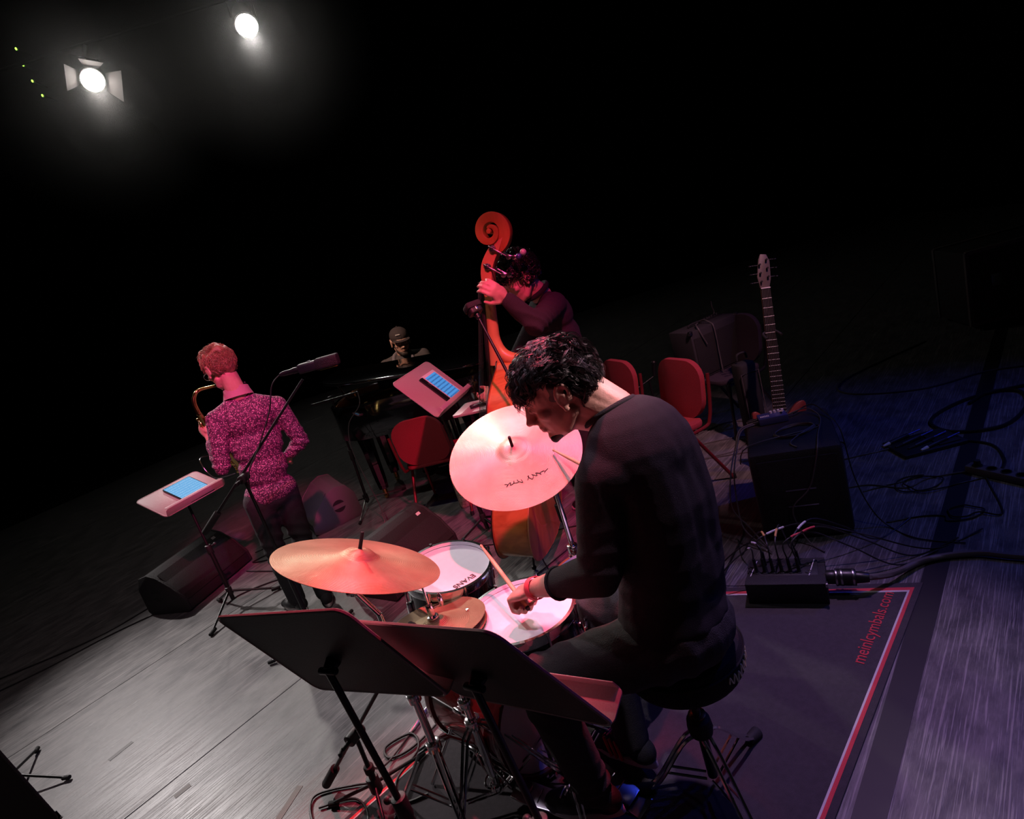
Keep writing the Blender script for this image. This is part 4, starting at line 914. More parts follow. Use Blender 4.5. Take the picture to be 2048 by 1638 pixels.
def mic_stand(label, base, hub, b0, b1, a0=0., spread=.3, legm='black_metal', weight=True):
    t = thing('microphone_stand', label, 'microphone stand', (base[0], base[1], 0)); w = W(t); base = V((base[0], base[1], 0)); hub, b0, b1 = V(hub), V(b0), V(b1)
    w.part('pole', MB().cyl(base+V((0, 0, .05)), base.lerp(hub, .5), .0125).cyl(base.lerp(hub, .5), hub, .0085), 'black_metal'); w.part('pole_grip', MB().cyl(base.lerp(hub, .46), base.lerp(hub, .55), .019), 'rubber', .003)
    w.part('boom', MB().cyl(b0, b1, .0085, .0065), 'black_metal'); dd = (b1-b0).normalized(); sdv_ = dd.cross(V((0, 0, 1))).normalized()
    w.part('boom_clutch', MB().cyl(hub-sdv_*.035, hub+sdv_*.035, .024).cyl(hub+sdv_*.03, hub+sdv_*.07, .008).box(hub+sdv_*.078, (.012, .035, .02)), 'black_plastic', .004)
    if weight: w.part('counterweight', MB().cyl(b0-dd*.02, b0+dd*.13, .019), 'rubber', .004)
    w.part('hub', MB().cyl(base+V((0, 0, .06)), base+V((0, 0, .13)), .024), 'black_plastic', .005)
    for k in range(3):
        a = a0+2*PI*k/3; d = V((math.cos(a), math.sin(a), 0)); e_ = base+d*spread+V((0, 0, .015)); lg = w.part('leg', MB().cyl(base+V((0, 0, .09))+d*.02, e_, .007), legm); w.part('rubber_foot', MB().cyl(e_-d*.03+V((0, 0, .002)), e_+d*.012, .011), 'rubber', .003, parent=lg)
    return t
mic_stand('tall boom microphone stand close behind the saxophonist', (-1.47, 3.11), (-1.475, 3.113, 1.10), (-1.80, 3.15, .872), (-.985, 3.118, 1.505), 1.1, .3, 'steel')
cable('thin cable falling from the large microphone along its boom', [(-1.09, 3.13, 1.562), (-1.15, 3.13, 1.52), (-1.21, 3.12, 1.40), (-1.33, 3.11, 1.24), (-1.44, 3.09, 1.10), (-1.46, 3.08, .9), (-1.46, 3.08, .4), (-1.45, 3.05, .01), (-1.6, 3.2, .006)], .0035)
mic_stand('boom microphone stand with grey legs at the near side of the piano', (-1.50, 5.15), (-1.385, 4.90, 1.09), (-1.56, 4.90, 1.085), (-1.10, 4.62, 1.12), 2.55, .36, 'steel', False)
cable('thin grey cable hanging from the piano microphone boom to the floor', [(-1.10, 4.62, 1.12), (-1.12, 4.60, 1.02), (-1.25, 4.60, .90), (-1.30, 4.60, .70), (-1.28, 4.60, .40), (-1.26, 4.60, .15), (-1.28, 4.52, .006), (-1.4, 4.3, .006)], .004, 'cable_grey')
mic_stand('boom microphone stand whose arm crosses the front of the double bass', (.10, 2.72), (.055, 2.76, 1.06), (.09, 2.72, .97), (-.020, 2.955, 1.545), .7, .28)
mic_stand('low boom microphone stand behind the left music stand pole', (-.93, 1.90), (-.905, 1.87, .355), (-1.165, 2.03, .05), (-.55, 1.66, .78), 2.9, .22)
mic_stand('microphone stand feet beside the dark desk in the lower left corner', (-2.98, 2.68), (-2.99, 2.68, .75), (-3.2, 2.6, .70), (-3.1, 3.0, .80), -.17, .30, 'black_metal', False)
big_mic('slim microphone at the tip of the low boom by the hi-hat', (-.56, 1.665, .765), (-.50, 1.70, .82), s=.5)
cable('cable with an in-line plug lying left of the drum rug', [(-.905, 1.87, .355), (-.93, 1.92, .2), (-.95, 2.02, .05), (-.9, 2.12, .008), (-.72, 2.42, .008), (-.70, 2.55, .008)], .0045)
tag(put('inline_plug', MB().tube([(-.845, 2.205, .012), (-.83, 2.225, .012), (-.775, 2.32, .012), (-.76, 2.34, .012)], [.005, .010, .010, .005], 10).mesh('inline_plug', 60), 'steel'), 'metal in-line plug on the cable left of the drum rug', 'plug')
cable('black cable looping on the floor at the rug corner', [(-.60, 2.35, .008), (-.80, 2.14, .008), (-.92, 2.10, .008), (-.95, 2.17, .008), (-.84, 2.20, .009), (-.80, 2.10, .010), (-.88, 1.97, .010), (-.84, 1.86, .012), (-.74, 1.86, .014)], .0055)
cable('black cable making a square loop left of the front stand pole', [(-.98, 2.0, .01), (-1.15, 2.03, .008), (-1.24, 2.02, .008), (-1.22, 1.92, .008), (-1.13, 1.80, .008), (-1.0, 1.74, .008), (-.98, 1.85, .008), (-1.05, 1.95, .009), (-1.2, 1.96, .009)], .0048)
for i, (lb, P) in enumerate([('upper floor cable running left from the wedge monitor by the saxophone stand', [(-2.55, 4.75, .005), (-2.9, 4.72, .005), (-3.2, 4.45, .005), (-3.6, 4.15, .005), (-4.6, 3.9, .005), (-6, 3.6, .005)]), ('lower floor cable running left from the wedge monitor by the saxophone stand', [(-3.05, 4.3, .005), (-3.4, 4.15, .005), (-3.9, 3.85, .005), (-4.8, 3.55, .005), (-6, 3.3, .005)]), ('cable crossing the floor between the wedge and the saxophonist', [(-2.45, 4.55, .005), (-2.1, 4.35, .005), (-1.7, 4.2, .005), (-1.2, 4.1, .005)]), ('cable curving round the base of the saxophone stand', [(-2.42, 4.05, .005), (-2.35, 4.15, .005), (-2.1, 4.2, .005), (-1.9, 4.15, .005), (-1.5, 4.3, .005), (-1.0, 4.4, .005)]), ('loop of cable on the floor left of the saxophonist', [(-2.5, 4.9, .005), (-2.2, 5.0, .005), (-2.05, 4.85, .005), (-2.2, 4.65, .005), (-2.45, 4.7, .005), (-2.2, 4.8, .006), (-1.95, 4.6, .006)]), ('cable running toward the double bass endpin', [(-1.15, 4.2, .005), (-.8, 3.9, .005), (-.3, 3.65, .005), (.1, 3.6, .005), (.4, 3.5, .005)]), ('black cable crossing the floor in front of the double bass', [(-.75, 2.95, .005), (-.45, 3.0, .005), (-.2, 3.12, .005), (.1, 3.35, .005)])]):
    cable(lb, P, .006 if i < 5 else .004)
t = thing('floor_plug', 'small cable plug lying on the floor beside the wedge and the saxophonist', 'plug', (-2.1, 4.62, 0)); w = W(t)
w.part('sleeve', MB().cyl((-2.14, 4.60, .012), (-2.06, 4.64, .012), .011), 'rubber', .002); w.part('ring', MB().cyl((-2.07, 4.635, .012), (-2.05, 4.645, .012), .012), 'tag_white')
t = thing('endpin_stop', 'small black ball stop with a cord on the floor under the double bass', 'stop', (-.06, 2.98, 0)); w = W(t)
w.part('ball', MB().ell((-.055, 2.955, .022), (.022,)*3), 'black_metal'); w.part('cord', MB().tube(spline([(-.055, 2.955, .04), (-.075, 3.05, .07), (-.09, 3.12, .10), (-.09, 3.16, .14)], 5), .004, 6), 'cable_black')

# ------------------------------------------------------------------ grand piano
pf = thing('grand_piano', 'black grand piano with its lid propped low behind the music stand', 'piano', (-.70, 5.40, 0), math.atan2(-.1, .995))
# local x: along the keyboard (camera left to right); local -y: toward the tail
ol = [(-.74, .16), (-.74, -.30), (-.68, -.52), (-.45, -.68), (-.10, -.74), (.30, -.82), (.58, -.84), (.72, -.72), (.74, -.5), (.74, .16)]
OL = [(p.x, p.y) for p in spline([V((x, y, 0)) for x, y in ol], 3)]
def wall(o, k0, k1, z0, z1):
    cx, cy = 0, -.3; n = len(o); vs = []
    for k, z in ((k0, z0), (k0, z1), (k1, z1), (k1, z0)): vs += [V((cx+(x-cx)*k, cy+(y-cy)*k, z)) for x, y in o]
    fs = []
    for r_ in range(4):
        for i in range(n): j = (i+1) % n; fs.append((r_*n+i, r_*n+j, ((r_+1) % 4)*n+j, ((r_+1) % 4)*n+i))
    return MB().add(vs, fs)
part('rim', wall(OL, 1., .945, .70, .995), 'piano_black', pf, .004); part('inner_rim', wall(OL, .944, .935, .80, .985), 'maple_neck', pf)
part('soundboard', MB().prism([(x*.93, -.3+(y+.3)*.93) for x, y in OL], .78, .80), 'maple_neck', pf); part('iron_frame', MB().prism([(x*.90, -.33+(y+.3)*.82) for x, y in OL], .84, .86), 'gold_plate', pf, .004)
for i in range(5): part('frame_bar', MB().box((-.5+.25*i, -.36, .88), (.03, .62-.05*abs(i-3), .04), rotz(.08)), 'gold_plate', pf, .006)
for i in range(40): part('string', MB().cyl((-.6+.03*i, -.06, .885), (-.58+.029*i, -.42-.009*i, .885), .0012, n=4), 'string_steel', pf)
part('pin_block', MB().box((0, .02, .93), (1.38, .14, .05)), 'piano_black', pf, .004)
part('key_bed', MB().box((0, .22, .66), (1.48, .30, .06)), 'piano_black', pf, .004)
for sx in (-1, 1): part('key_cheek', MB().box((sx*.68, .24, .75), (.10, .24, .12)), 'piano_black', pf, .01)
me = MB().box((0, 0, 0), (.0222, .15, .02)).mesh('white_key', 0, .0015, 1); me.materials.append(MATS['tag_white'])
mk = MB().box((0, 0, 0), (.011, .095, .022)).mesh('black_key', 0, .0015, 1); mk.materials.append(MATS['ebony'])
for i in range(52):
    o = bpy.data.objects.new('white_key', me); COL.objects.link(o); o.parent = pf; o.location = (-.60+.0235*i, .265, .725)
    if i % 7 not in (1, 4) and i < 51: o = bpy.data.objects.new('black_key', mk); COL.objects.link(o); o.parent = pf; o.location = (-.588+.0235*i, .24, .742)
part('music_desk', MB().box((0, .02, 1.03), (.80, .02, .16), Matrix.Rotation(-.3, 3, 'X')), 'piano_black', pf, .004)
la = math.atan2(.16, 1.48); ml = Matrix.Rotation(la, 3, 'Y')
part('lid', MB().prism([(x-.74, y) for x, y in OL if y < .05], 0, .022, (.74, 0, 1.045), ml), 'piano_black', pf, .004)
part('lid_prop', MB().cyl((-.62, -.25, .98), (-.66, -.30, 1.19), .009), 'piano_black', pf)
for x, y in ((-.62, -.22), (-.60, .18), (.60, .18), (.45, -.70)):
    lg = part('leg', MB().lathe([(.045, .10), (.055, .2), (.065, .5), (.085, .70)], (x, y, 0), None, 8), 'piano_black', pf); part('castor', MB().cyl((x-.012, y, .028), (x+.012, y, .028), .028).cyl((x, y, .03), (x, y, .11), .022), 'brass', lg)
part('lyre', MB().box((-.08, .05, .35), (.03, .03, .66)).box((.08, .05, .35), (.03, .03, .66)).box((0, .06, .06), (.26, .12, .06)), 'piano_black', pf, .004)
for x in (-.06, 0, .06): part('pedal', MB().box((x, .14, .06), (.025, .09, .01)), 'brass', pf, .004)
t = thing('piano_bench', 'black padded bench under the pianist', 'bench', (-.86, 6.03, 0), -.1)
part('cushion', MB().prism(rrect(.62, .34, .04), .44, .50), 'rubber', t, .02); part('frame', MB().box((0, 0, .42), (.58, .30, .05)), 'piano_black', t, .004)
for sx in (-1, 1):
    for sy in (-1, 1): part('leg', MB().cyl((sx*.26, sy*.12, .0), (sx*.26, sy*.12, .40), .018, .024), 'piano_black', t)
t = thing('tote_bag', 'cream patterned cloth bag under the red chair by the bass', 'bag', (-.50, 4.50, 0), .2)
part('pouch', MB().prism(rrect(.26, .07, .03), .0, .30, (0, 0, 0), Matrix.Rotation(.12, 3, 'X')), 'cream_cloth', t, .02); part('strap', MB().tube(spline([(-.08, 0, .29), (-.05, .02, .40), (.05, .02, .40), (.08, 0, .29)], 5), .008, 6), 'cream_cloth', t)
# ------------------------------------------------------------------ people
def blob(mb, voxel, smooth=3, fold=None):
    """union overlapping volumes into one continuous surface"""
    me = mb.mesh('blob', 0); o = bpy.data.objects.new('blob', me); COL.objects.link(o)
    r = o.modifiers.new('r', 'REMESH'); r.mode = 'VOXEL'; r.voxel_size = voxel; r.use_smooth_shade = True
    if smooth: s = o.modifiers.new('s', 'SMOOTH'); s.iterations = smooth; s.factor = .5
    bpy.context.view_layer.update()
    out = bpy.data.meshes.new_from_object(o.evaluated_get(bpy.context.evaluated_depsgraph_get())); bpy.data.objects.remove(o)
    n = len(out.vertices); co = np.empty(n*3, np.float32); out.vertices.foreach_get('co', co); co = co.reshape(-1, 3)
    if fold:
        nr = np.empty(n*3, np.float32); out.vertices.foreach_get('normal', nr); nr = nr.reshape(-1, 3)
        co = fold(co.astype(np.float64), nr.astype(np.float64)).astype(np.float32); out.vertices.foreach_set('co', co.ravel()); out.update()
    out.polygons.foreach_set('use_smooth', np.ones(len(out.polygons), bool)); return out
def sinfold(terms):
    """cloth folds: terms = (centre, reach, wave vector, amplitude, phase)"""
    def f(co, nr):
        d = np.zeros(len(co))
        for c, reach, k, amp, ph in terms:
            q = co-np.array(c); w_ = np.exp(-(q**2).sum(1)/reach**2); s_ = q@np.array(k)+ph
            warp = .9*np.sin(q@np.array((17., -13., 9.)))+.7*np.sin(q@np.array((-7., 19., 15.)))
            d += amp*w_*(1-2*np.abs(np.sin((s_+warp)/2)))
        return co+nr*d[:, None]
    return f
def facing(fwd, pitch=0., roll=0.):
    f = V(fwd).normalized(); x = f.cross(V((0, 0, 1))).normalized(); z = V((0, 0, 1))
    f2 = f*math.cos(pitch)-z*math.sin(pitch); z2 = z*math.cos(pitch)+f*math.sin(pitch)
    m = Matrix((x, f2, z2)).transposed(); return m @ Matrix.Rotation(roll, 3, 'Y')
def head(mb, c, m, s=1.):
    c = V(c)
    def E(p, r, rot=None): mb.ell(c+m @ (V(p)*s), tuple(x*s for x in r), (m @ rot) if rot else m, 18, 12)
    def K(a, b, r0, r1=None): mb.cap(c+m @ (V(a)*s), c+m @ (V(b)*s), r0*s, (r1 if r1 else r0)*s)
    E((0, -.014, .036), (.075, .097, .088)); E((0, .032, .02), (.066, .062, .070)); E((0, .030, -.035), (.058, .058, .078)); E((0, .034, -.078), (.047, .048, .036)); E((0, .072, -.098), (.022, .020, .018))
    K((-.040, .030, -.085), (0, .068, -.100), .018); K((.040, .030, -.085), (0, .068, -.100), .018); K((-.050, -.005, -.055), (-.042, .03, -.085), .018); K((.050, -.005, -.055), (.042, .03, -.085), .018)
    K((0, .091, .010), (0, .106, -.030), .0085, .0120); E((0, .112, -.036), (.0125, .0125, .0105)); E((.012, .098, -.040), (.009, .011, .008)); E((-.012, .098, -.040), (.009, .011, .008))
    K((-.034, .080, .020), (-.008, .090, .017), .0105); K((.034, .080, .020), (.008, .090, .017), .0105)
    E((.030, .078, -.002), (.0155, .012, .011)); E((-.030, .078, -.002), (.0155, .012, .011))
    E((0, .088, -.061), (.024, .012, .0065)); E((0, .086, -.072), (.021, .012, .0075)); E((0, .083, -.052), (.022, .014, .012))
    E((.044, .056, -.024), (.020, .022, .018)); E((-.044, .056, -.024), (.020, .022, .018))
    for sx in (-1, 1):
        rot = Matrix.Rotation(sx*.35, 3, 'Z') @ Matrix.Rotation(-.18, 3, 'X')
        P = [c+m @ (V((sx*(.077+.010*(math.sin(a)*.3+.5)), -.012+.018*math.cos(a)-.004*math.sin(a), .000+.030*math.sin(a)))*s) for a in np.linspace(-1.2, 4.0, 14)]
        mb.tube(P, [.006*s]*14, 8); E((sx*.081, -.006, -.004), (.006, .016, .026), rot); E((sx*.083, -.002, -.032), (.007, .009, .010))
def hand(mb, wr, d, n, curl, side, s=1., spread=1., thumb=None):
    """wr: wrist; d: toward the knuckles; n: palm normal; side: +1 puts the thumb on d x n"""
    wr = V(wr); d = V(d).normalized(); n = V(n); n = (n-d*n.dot(d)).normalized(); l = d.cross(n)*side
    kn = wr+d*.088*s
    m = Matrix((l, d, n)).transposed()
    mb.ell(wr+d*.048*s, (.040*s, .052*s, .017*s), m); mb.ell(wr+d*.075*s, (.040*s, .022*s, .014*s), m); mb.cap(wr, wr+d*.05*s, .024*s, .021*s)
    mb.ell(wr+d*.035*s+l*.026*s+n*.008*s, (.018*s, .034*s, .016*s), m)
    for i, (o, L_) in enumerate(((.030, .95), (.010, 1.05), (-.010, 1.0), (-.029, .8))):
        p = kn+l*(o*s)-d*(.006*abs(o)/.03*s); a = 0; seg = [.044*L_, .027*L_, .022*L_]
        for j in range(3):
            a += curl[j]; dd = d*math.cos(a)+n*math.sin(a)+l*(o*spread*2); dd.normalize(); q = p+dd*(seg[j]*s)
            mb.cap(p, q, (.0095-.0008*j)*s, (.0088-.0010*j)*s); p = q
    t0 = wr+d*.028*s+l*.034*s; td = V(thumb).normalized() if thumb else (d*.62+l*.55+n*.5).normalized(); t1 = t0+td*.038*s; td2 = (td*.75+d*.2+n*.35-l*.25).normalized(); t2 = t1+td2*.030*s
    mb.cap(t0, t1, .0135*s, .0105*s); mb.cap(t1, t2, .0105*s, .0085*s)
def limb(mb, pts, rs):
    for i in range(len(pts)-1): mb.cap(pts[i], pts[i+1], rs[i], rs[i+1])
def strands(name, parent, c, m, s, n, sel, comb, length, thick, matn, curl=.5, seg=6, seed=1, shell=(.083, .106, .098), off=(0, -.014, .036), clump=1, fluff=.55):
    """hair: clumps of thin tapered locks rooted on the scalp"""
    r_ = random.Random(seed); mb = MB(); c = V(c); k = 0
    while k < n:
        u = r_.uniform(-1, 1); a = r_.uniform(0, 2*PI); q = math.sqrt(1-u*u); nl = V((q*math.cos(a), q*math.sin(a), u))
        p = V((nl.x*shell[0]+off[0], nl.y*shell[1]+off[1], nl.z*shell[2]+off[2]))
        if not sel(p): continue
        k += 1; g = V((nl.x/shell[0], nl.y/shell[1], nl.z/shell[2])).normalized(); t = V(comb(p, r_)); t = (t-g*t.dot(g)); t = t.normalized() if t.length > .01 else V((0, 1, 0)); b = g.cross(t)
        L_ = length*r_.uniform(.6, 1.25); ph = r_.uniform(0, 6.28); lift = r_.uniform(.15, fluff); fq = r_.uniform(3, 6)
        for q_ in range(clump):
            jt = (t*r_.gauss(0, 1)+b*r_.gauss(0, 1))*(.0032 if clump > 1 else 0); pts = []; l2 = L_*r_.uniform(.85, 1.05)
            for i in range(seg):
                f = i/(seg-1); x = f*l2
                pp = p*.97+jt*(1-.75*f)+t*x+g*(lift*x*(1-f*.9)*1.2-.35*x*x/shell[2]*.5)+b*(curl*.010*math.sin(ph+f*fq))+g*(curl*.006*math.sin(ph*1.7+f*fq*1.2)); pts.append(c+m @ (pp*s))
            mb.tube(pts, [thick*s*(1-.8*(i/(seg-1))**2) for i in range(seg)], 3)
    me = mb.mesh(name, 80); return put(name, me, matn, parent)
class Person:
    def __init__(s, label, base):
        s.root = thing('person', label, 'person', (base[0], base[1], 0)); s.inv = V((base[0], base[1], 0))
    def add(s, name, mb, voxel, m, smooth=3, fold=None, label=None, parent=None):
        me = blob(mb, voxel, smooth, fold); me.transform(Matrix.Translation(-s.inv)); o = put(name, me, m, parent or s.root)
        if label: o['label'] = label
        return o
    def raw(s, name, mb, m, bevel=0, label=None, parent=None):
        mb.v = [tuple(V(p)-s.inv) for p in mb.v]; o = put(name, mb.mesh(name, 45, bevel), m, parent or s.root)
        if label: o['label'] = label
        return o
    def hair(s, *a, **k):
        o = strands('hair', s.root, *a, **k); o.data.transform(Matrix.Translation(-s.inv)); return o
def shoe(P, ankle, toe_dir, m='black_plastic', s=1., lift=0., stripes=None, label=None):
    a = V(ankle); d = V(toe_dir).normalized(); l = V((-d.y, d.x, 0)).normalized(); up_ = l.cross(d)*-1
    if up_.z < 0: up_ = -up_
    mm = Matrix((l, d, up_)).transposed(); o = a-up_*.075*s
    mb = MB().ell(o+d*-.02*s+up_*.045*s, (.038*s, .055*s, .048*s), mm).ell(o+d*.09*s+up_*.032*s, (.044*s, .085*s, .034*s), mm).ell(o+d*.03*s+up_*.06*s, (.036*s, .06*s, .05*s), mm).ell(o+d*.15*s+up_*.024*s, (.041*s, .045*s, .026*s), mm)
    sh = P.add('shoe', mb, .006*s, m, 3, label=label)
    P.raw('sole', MB().prism([(.04*s*math.cos(t)*(1 if math.sin(t) > 0 else .85), .065*s+.135*s*math.sin(t)) for t in np.linspace(0, 2*PI, 24, endpoint=False)], -.016*s, .006*s, o+up_*.012*s, mm), 'sole', .003, parent=sh)
    for i in range(4): P.raw('lace', MB().cyl(o+d*(.045+.022*i)*s-l*.02*s+up_*(.098-.012*i)*s, o+d*(.05+.022*i)*s+l*.02*s+up_*(.098-.012*i)*s, .0028, n=6), 'tag_white' if not stripes else stripes, parent=sh)
    if stripes:
        for i in range(3): P.raw('stripe', MB().cyl(o+d*(.03+.022*i)*s+l*.045*s+up_*.022*s, o+d*(.055+.022*i)*s+l*.030*s+up_*.075*s, .006, n=6), stripes, parent=sh)
    return sh
def eyes(P, c, m, s, half=False):
    c = V(c)
    for sx in (-1, 1):
        e_ = P.raw('eye', MB().ell(c+m @ (V((sx*.030, .082, -.003))*s), (.0115*s, .010*s, .0075*s), m), 'eye_white'); P.raw('pupil', MB().ell(c+m @ (V((sx*.030, .0895, -.004))*s), (.005*s, .004*s, .005*s), m), 'pupil', parent=e_)
        P.raw('eyebrow', MB().tube([c+m @ (V((sx*(.013+.010*i), .0985-.0016*i*i, .020+.002*i-.0012*i*i))*s) for i in range(4)], [.0045*s]*4, 6), 'beard')

# ---- drummer
dr = Person('drummer in a plain black long-sleeved top bent over the snare drum, stick in his fist', (.265, 1.50))
hm = facing((-.985, .14, 0), rad(17)); hc = V((.139, 1.612, 1.432)); hs = 1.06
C7 = V((.270, 1.578, 1.352)); Lsh, Rsh = V((.172, 1.452, 1.205)), V((.410, 1.680, 1.180)); Lel, Lwr = V((.090, 1.385, .985)), V((-.098, 1.592, .876)); Rel, Rwr = V((.33, 1.90, .95)), V((.275, 1.85, 1.05))
pel, wai, lch, uch = V((.262, 1.465, .715)), V((.298, 1.492, .885)), V((.305, 1.520, 1.060)), V((.292, 1.545, 1.205))
tx = (Rsh-Lsh).normalized(); tu = (C7-pel).normalized(); tf = tu.cross(tx).normalized(); tx = tf.cross(tu); TM = Matrix((tx, tf*1, tu)).transposed()
Lhip, Rhip = pel-tx*.085+V((0, 0, -.02)), pel+tx*.085+V((0, 0, -.02)); Lkn, Rkn = V((-.165, 1.475, .655)), V((.075, 1.815, .60)); Lan, Ran = V((-.115, 1.555, .13)), V((.055, 1.70, .13))
mb = MB(); head(mb, hc, hm, hs)
mb.cap(C7-tu*.02, hc+hm @ V((0, -.035, -.045)), .062, .056); mb.cap(C7-tu*.03+tf*.02, hc+hm @ V((0, .012, -.07)), .05, .045); mb.cap(C7-tu*.01-tf*.01, hc+hm @ V((0, -.06, -.02)), .052, .05)
mb.ell(uch, (.16, .105, .15), TM); mb.ell(lch, (.15, .10, .15), TM); mb.ell(pel, (.16, .12, .13), TM); mb.ell(wai, (.14, .1, .13), TM); mb.cap(Lsh, Rsh, .055); mb.cap(C7-tu*.05, Lsh, .05); mb.cap(C7-tu*.05, Rsh, .05)
fo = (Lwr-Lel).normalized()
limb(mb, [Lsh, Lel], [.055, .044]); limb(mb, [Lel, Lel.lerp(Lwr, .3), Lel.lerp(Lwr, .7), Lwr], [.044, .047, .036, .027])
limb(mb, [Rsh, Rel], [.055, .044]); limb(mb, [Rel, Rel.lerp(Rwr, .3), Rwr], [.044, .046, .027])
hand(mb, Lwr+fo*.005, fo*.9+V((-.12, .05, -.10)), V((-.32, .25, -.90)), (1.25, 1.5, .9), -1, 1.08, 0, thumb=(-.75, .45, -.35))
hand(mb, Rwr, (Rwr-Rel).normalized(), V((.1, .3, -.9)), (1.2, 1.4, .9), 1, 1.05, 0)
limb(mb, [Lhip, Lkn, Lan], [.085, .058, .04]); limb(mb, [Rhip, Rkn, Ran], [.085, .058, .04])
dr.add('body', mb, .0046, 'skin', 2)
sm = MB(); sm.ell(uch-tf*.012, (.185, .135, .165), TM); sm.ell(lch-tf*.01, (.172, .130, .17), TM); sm.ell(wai, (.168, .132, .16), TM); sm.ell(pel+tu*.03, (.182, .150, .13), TM)
sm.cap(Lsh, Rsh-tx*.02, .070); sm.cap(C7-tu*.055-tf*.005, Lsh+tu*.01, .062, .070); sm.cap(C7-tu*.055-tf*.005, Rsh+tu*.01-tx*.02, .062, .066); sm.cap(uch-tf*.045+tx*.02, Rsh-tf*.02-tx*.02, .095, .066); sm.cap(uch-tf*.05-tx*.03, Lsh-tf*.02, .10, .07)
for o_ in (-.055, 0, .055): limb(sm, [pel+tx*o_*.9+tu*.02, wai+tx*o_, lch+tx*o_*1.05-tf*.01, uch+tx*o_*1.1-tf*.02], [.125, .122, .125, .12])
cuff = Lel.lerp(Lwr, .60); limb(sm, [Lsh, Lsh.lerp(Lel, .5), Lel, Lel.lerp(Lwr, .3), cuff], [.076, .068, .060, .054, .043]); limb(sm, [Rsh, Rel, Rel.lerp(Rwr, .7)], [.074, .060, .048])
kz = tuple(tu*70)
sh_ = dr.add('shirt', sm, .0065, 'black_cotton', 14, sinfold([
    (tuple(wai+V((0, 0, -.05))), .22, (30, -25, 85), .0022, 0), (tuple(pel), .16, (50, 40, 60), .0028, 1), (tuple(Lel), .12, (20, 60, 90), .003, .4), (tuple(Lsh.lerp(uch, .3)), .13, (70, -40, 25), .0026, 1.2), (tuple(lch), .20, (-35, 20, 40), .0014, 2), (tuple(uch), .2, (12, 18, 22), .0015, .5)]), label='plain black long-sleeved top')
nk = [C7-tu*.018+tx*(.076*math.cos(a))+tf*(.02+.074*math.sin(a))+tu*(-.028*math.sin(a)) for a in np.linspace(0, 2*PI, 28, endpoint=False)]
dr.raw('neckband', MB().tube(nk, .0085, 8, True), 'black_cotton', parent=sh_)
dr.raw('cuff', MB().tube([cuff+frame(fo).col[0]*((.0435)*math.cos(a))+frame(fo).col[1]*((.0435)*math.sin(a)) for a in np.linspace(0, 2*PI, 20, endpoint=False)], .006, 6, True), 'black_cotton', parent=sh_)
tm_ = MB(); tm_.ell(pel-V((0, 0, .015)), (.19, .16, .12), TM); limb(tm_, [Lhip, Lhip.lerp(Lkn, .5), Lkn, Lan+V((0, 0, .01))], [.105, .092, .075, .062]); limb(tm_, [Rhip, Rhip.lerp(Rkn, .5), Rkn, Ran+V((0, 0, .01))], [.105, .092, .075, .060])
dr.add('trousers', tm_, .0075, 'grey_denim', 4, sinfold([(tuple(Lkn), .14, (60, 10, 70), .006, 0), (tuple(Lhip), .16, (70, 50, 20), .006, 1), (tuple(Lan), .12, (10, 10, 110), .006, .3), (tuple(Rkn), .13, (60, 20, 60), .006, 1)]), label='dark grey trousers')
dr.raw('wristband', MB().lathe([(.0325, -.012), (.0345, -.010), (.0345, .010), (.0325, .012)], Lwr-fo*.006, frame(fo), 24, False), 'wrist_red', label='bright red wristband')
shoe(dr, Lan+V((0, 0, .0)), (-.85, .45, -.12), 'black_plastic', 1.1); shoe(dr, Ran, (-.62, .74, -.10), 'dark_denim', 1.1, stripes='tag_red', label='dark sneaker with red stripes')
dr.raw('eyebrow', MB().tube([hc+hm @ (V((-(.013+.010*i), .0985-.0016*i*i, .020+.002*i))*hs) for i in range(4)], [.005]*4, 6), 'beard')
dr.raw('eyelid', MB().ell(hc+hm @ (V((-.030, .0835, -.004))*hs), (.013, .010, .0075), hm), 'skin')
# hair: shell plus locks
hb = MB(); E_ = lambda p, r: hb.ell(hc+hm @ (V(p)*hs), tuple(x*hs for x in r), hm, 18, 12)
E_((0, -.024, .046), (.079, .096, .089)); E_((0, .020, .070), (.070, .072, .064)); E_((0, -.055, -.005), (.066, .062, .062)); E_((-.045, -.02, .03), (.038, .05, .055)); E_((.045, -.02, .03), (.038, .05, .055)); E_((0, .055, .080), (.055, .034, .030))
def hairfold(co, nr):
    d = np.zeros(len(co))
    for k in ((90, 40, 30, .003), (-40, 95, 20, .003), (20, -60, 100, .0025)): d += k[3]*np.sin(co@np.array(k[:3])+2*np.sin(co@np.array((31., 17., -23.))))
    return co+nr*d[:, None]
dr.add('hair_cap', hb, .006, 'hair_dark', 3, hairfold)
sel = lambda p: (p.z > -.045 and p.y < -.045) or (p.z > .055 and p.y < .06) or (p.z > .08)
def comb(p, r_): 
    if p.y < -.05: return (r_.uniform(-.4, .4), -.2+r_.uniform(-.3, .3), -1)
    if p.z < .085 and p.y < .03: return (r_.uniform(-.3, .3), -1+r_.uniform(-.4, .4), -.25+r_.uniform(-.3, .3))
    return (p.x*6+r_.uniform(-.45, .45), 1.1+r_.uniform(-.3, .3), -.45+r_.uniform(-.4, .3))
dr.hair(hc, hm, hs, 1700, sel, comb, .060, .0008, 'hair_dark', 1.2, 7, 3, clump=6, fluff=.65)
dr.hair(hc, hm, hs, 110, lambda p: p.z > .065 and p.y > .035, lambda p, r_: (r_.uniform(-.5, .5), .8, -.6), .070, .0009, 'hair_dark', 1.8, 7, 9, clump=7, fluff=.8)
